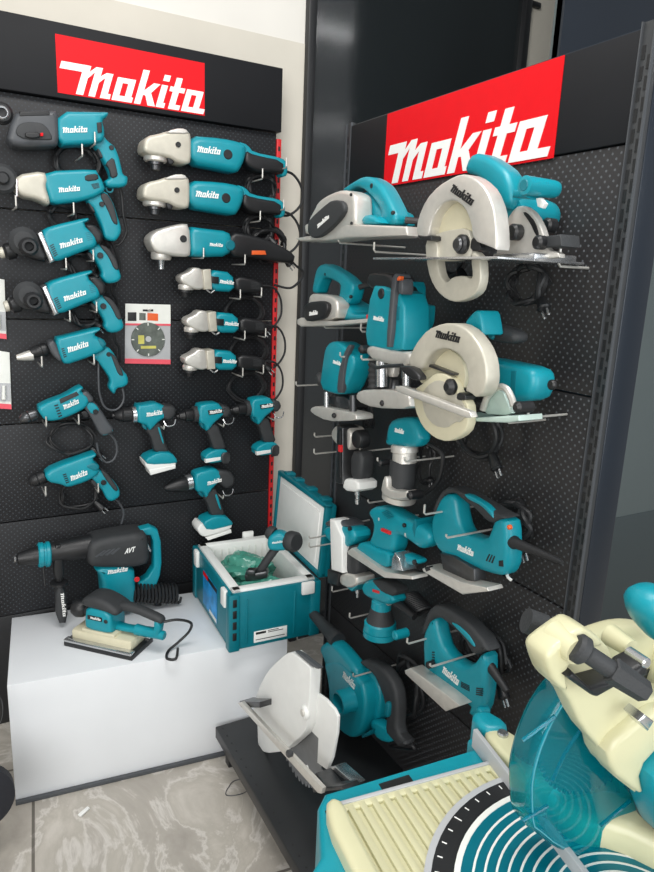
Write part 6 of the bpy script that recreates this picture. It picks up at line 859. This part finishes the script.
# fence
fn = hp('fence', [(.498,.24),(.541,.703),(.548,.703),(.506,.24)], CARD, .0, .030, .0015)
hp('frame_knob', [(.552,.695),(.556,.735),(.585,.735),(.598,.70),(.585,.68)], TEAL, -.02, .034, .010, 1, fr)
hp('fence_bracket', [(.549,.64),(.551,.694),(.575,.698),(.595,.68),(.60,.62),(.56,.60)], CREAM, .0, .030, .008, 1)
bm = newbm(); cyl(bm, (.574, .678, .026), (.574, .678, .035), .008); bmesh.ops.transform(bm, matrix=HX, verts=bm.verts); obj('fence_bolt', bm, STEEL, fn)
# arm base beyond the fence
hp('arm_base', [(.545,.535),(.58,.545),(.63,.53),(.68,.48),(.70,.40),(.66,.37),(.62,.43),(.59,.48),(.55,.50)], CREAM, .0, .05, .014, 1)
# blade and clear guard
bm = newbm(); GG = V['guard']; gx = [p[0] for p in GG]; bc = Vector(((min(gx)+max(gx))/2, -.492)); rb = (max(gx)-min(gx))*.40; P = []
for k in range(60):
    a = k/60*2*PI; P += [(bc.x+math.cos(a)*rb*.94, bc.y+math.sin(a)*rb*.94), (bc.x+math.cos(a+.03)*rb, bc.y+math.sin(a+.03)*rb), (bc.x+math.cos(a+.055)*rb*.995, bc.y+math.sin(a+.055)*rb*.995), (bc.x+math.cos(a+.066)*rb*.94, bc.y+math.sin(a+.066)*rb*.94)]
prism(bm, P, -.0015, .0015, 0, 0, back=False); bmesh.ops.transform(bm, matrix=VX, verts=bm.verts); bl = obj('blade', bm, DSTEEL, MS)
bm = newbm(); cyl(bm, (bc.x, bc.y, .0015), (bc.x, bc.y, .008), .025); bmesh.ops.transform(bm, matrix=VX, verts=bm.verts); obj('blade_flange', bm, STEEL, bl)
gd = vp('blade_guard', 'guard', TGLASS, -.022, .018, .008, 1)
for k in ('rib1', 'rib2', 'rib3', 'rib4', 'rib5'):
    bm = newbm(); tube(bm, [(x, y, .018) for x, y in V[k]], .0022, 8, 5); bmesh.ops.transform(bm, matrix=VX, verts=bm.verts); obj('guard_rib', bm, TRIB, gd)
bm = newbm(); G = chaikin(V['guard'], 1); G = inset(G if area(G) > 0 else G[::-1], .006); tube(bm, [(x, y, .016) for x, y in G], .0018, 6, 1, smooth=False, closed=True); bmesh.ops.transform(bm, matrix=VX, verts=bm.verts); obj('guard_rim', bm, TRIM_, gd)
# head
vp('upper_cover', 'upper', CREAM, -.03, .0, .010, 1)
ar = vp('arm', 'arm', CREAM, .032, .06, .005, 1)
vp('arm_block', 'block', CREAM, .045, .078, .005, 1); vp('gear_case', 'pad', CREAM, .03, .074, .007, 1)
vp('motor', 'motor', TEAL, .04, .095, .012, 1); vp('motor_end', 'mend', GREY, .03, .07, .010, 1)
vp('handle', 'handle', TEAL, .01, .07, .025, 2)
bm = newbm(); a, b = [Vector((*p, 0)) for p in V['bolt']]
a.z, b.z = .085, .118
cyl(bm, a, a.lerp(b, .16), .0135, .0135, .003, 28); cyl(bm, a.lerp(b, .15), a.lerp(b, .55), .0085, .0085, .001, 24); cyl(bm, a.lerp(b, .5), b, .0125, .0105, .0015, 6); bmesh.ops.transform(bm, matrix=VX, verts=bm.verts); obj('lock_bolt', bm, RUB, MS, ang=20)
for k, z0, z1 in (('boss', .055, .086), ('boss2', .02, .05)):
    bm = newbm(); c, e = V[k]; r = math.dist(c, e); lathe(bm, (c[0], c[1], z0), (c[0], c[1], z1), [(0, r*1.15), (.6, r), (1, r*.9)], 28); bmesh.ops.transform(bm, matrix=VX, verts=bm.verts); obj('casting_boss', bm, CREAM, ar)
bm = newbm(); c, e = V['screw']; cyl(bm, (c[0], c[1], .06), (c[0], c[1], .085), math.dist(c, e)); bmesh.ops.transform(bm, matrix=VX, verts=bm.verts); obj('chrome_screw', bm, STEEL, MS)
vp('safety_lever', 'lever', BLK, .055, .085, .006, 0); vp('metal_clip', 'clip', STEEL, .07, .092, .002, 0)
bm = newbm(); c, e = V['knob']; r = math.dist(c, e); lathe(bm, (c[0]+.04, c[1]-.026, -.0), (c[0]-.010, c[1]-.006, -.02), [(0, r*.62), (.6, r*.62), (.62, r*.85), (1, r*.82)], 28); bmesh.ops.transform(bm, matrix=VX, verts=bm.verts); obj('rail_knob', bm, RUB, MS)
bm = newbm(); prism(bm, [(.635,-.645),(.70,-.645),(.70,-.40),(.62,-.40)], -.03, .03, .012, 1); bmesh.ops.transform(bm, matrix=VX, verts=bm.verts); obj('support_column', bm, CREAM, MS)
# stand that carries it
ss = thing('saw_stand', 'plain black stand under the mitre saw', 'stand', (w.x, w.y, 0), (0, 0, a7))
part('stand_top', FRM, ss, lambda b: box(b, (.05, -.0, .635), (.56, .36, .03), .004))
for x in (-.19, .29):
    for y in (-.15, .15): part('leg', FRM, ss, lambda b: box(b, (x, y, .31), (.035, .035, .62), .003))

# ================================================================== left border and floor
ch = thing('swivel_chair', 'dark round-backed chair cut off by the left edge beside the white plinth', 'chair', (-.035, 1.55, 0))
part('backrest', CHAIRM, ch, lambda b: lathe(b, (0, 0, .19), (0, .035, .19), [(0,.07),(.15,.088),(.85,.088),(1,.07)], 36))
part('back_post', BLK, ch, lambda b: tube(b, [(-.0,.03,.19),(-.02,.06,.35),(-.03,.06,.46)], .012))
part('leg', BLK, ch, lambda b: (cyl(b, (-.04,.02,.0), (-.04,.02,.16), .014), cyl(b, (-.1,.02,.012), (.03,.02,.012), .012)))
part('arm_loop', BLK, ch, lambda b: tube(b, [(.045,.0,.49),(.068,.0,.45),(.066,.0,.40),(.04,.0,.36),(.0,.0,.34),(-.04,.0,.36)], .006))
o = obj('paper_scrap', (lambda b: (box(b, (0, 0, .004), (.034, .011, .006), .002), b)[1])(newbm()), WHT); o.location = (.2168, 1.6271, 0); o.rotation_euler = (0, 0, .6); tag(o, 'small white scrap lying on the floor tiles near the plinth', 'scrap')
bm = newbm(); tube(bm, [(.04*math.cos(a)*(1+.3*math.sin(a*2)), .028*math.sin(a), .0022) for a in [k*PI/6 for k in range(11)]], .0012, 6, 3); o = obj('wire_loop', bm, GREY); o.location = (.625, 1.53, 0); tag(o, 'thin loop of wire lying on the floor beside the black shelf', 'wire')

# ================================================================== camera, light
cam = bpy.data.cameras.new('camera'); co = bpy.data.objects.new('camera', cam); COL.objects.link(co); SC.camera = co
right = Vector((.87453, -.48322, .04113)); up = Vector((.07567, .21974, .97262)); fwd = Vector((.47903, .84747, -.22874))
co.matrix_world = Matrix(((right.x, up.x, -fwd.x, 0), (right.y, up.y, -fwd.y, 0), (right.z, up.z, -fwd.z, 1.43), (0, 0, 0, 1)))
cam.sensor_fit = 'VERTICAL'; cam.sensor_height = 36; cam.lens = 671/872*36; cam.clip_start = .02
def arealight(name, loc, target, size, energy, col=(1,1,1), sy=None):
    l = bpy.data.lights.new(name, 'AREA'); l.energy = energy; l.color = col; l.size = size
    if sy: l.shape = 'RECTANGLE'; l.size_y = sy
    o = bpy.data.objects.new(name, l); COL.objects.link(o); o.location = loc
    o.rotation_euler = (Vector(target)-Vector(loc)).to_track_quat('-Z', 'Y').to_euler(); return o
arealight('shop_window_light', (-1.6, -1.6, 2.0), (.8, 1.5, .7), 2.6, 100, (1, .985, .96), 2.6)
arealight('ceiling_light', (.3, .6, 3.1), (.4, 1.2, 0), 1.4, 34, (1, .98, .95), .5)
arealight('right_fill_light', (1.4, -2.2, 1.6), (.9, 1.2, .6), 1.6, 36, (.92, .97, 1), 2.2)  # added fill lamp that brightens the right board and its tools
wd = bpy.data.worlds.new('world'); SC.world = wd; wd.use_nodes = True
bg = wd.node_tree.nodes['Background']; tcw = wd.node_tree.nodes.new('ShaderNodeTexCoord'); gr = wd.node_tree.nodes.new('ShaderNodeTexGradient'); mpw = wd.node_tree.nodes.new('ShaderNodeMapping')
mpw.inputs['Rotation'].default_value = (0, PI/2, 0)
crw = wd.node_tree.nodes.new('ShaderNodeValToRGB'); crw.color_ramp.elements[0].color = (.50,.51,.52,1); crw.color_ramp.elements[1].color = (.85,.87,.9,1)
LW = wd.node_tree.links
LW.new(tcw.outputs['Generated'], mpw.inputs[0]); LW.new(mpw.outputs[0], gr.inputs[0]); LW.new(gr.outputs['Fac'], crw.inputs[0]); LW.new(crw.outputs[0], bg.inputs[0])
bg.inputs[1].default_value = .55
SC.view_settings.view_transform = 'Standard'; SC.view_settings.look = 'None'; SC.view_settings.exposure = .08

for x, y, z, L in [(2.63, -0.36, 3.18, 0.7), (4.2, -3.09, 3.18, 0.7), (6.39, -6.9, 3.18, 0.7)]:
    arealight('ceiling_strip_light', (x, y, z), (x, y, 0), L, 2.2, (1, 1, 1), .035)
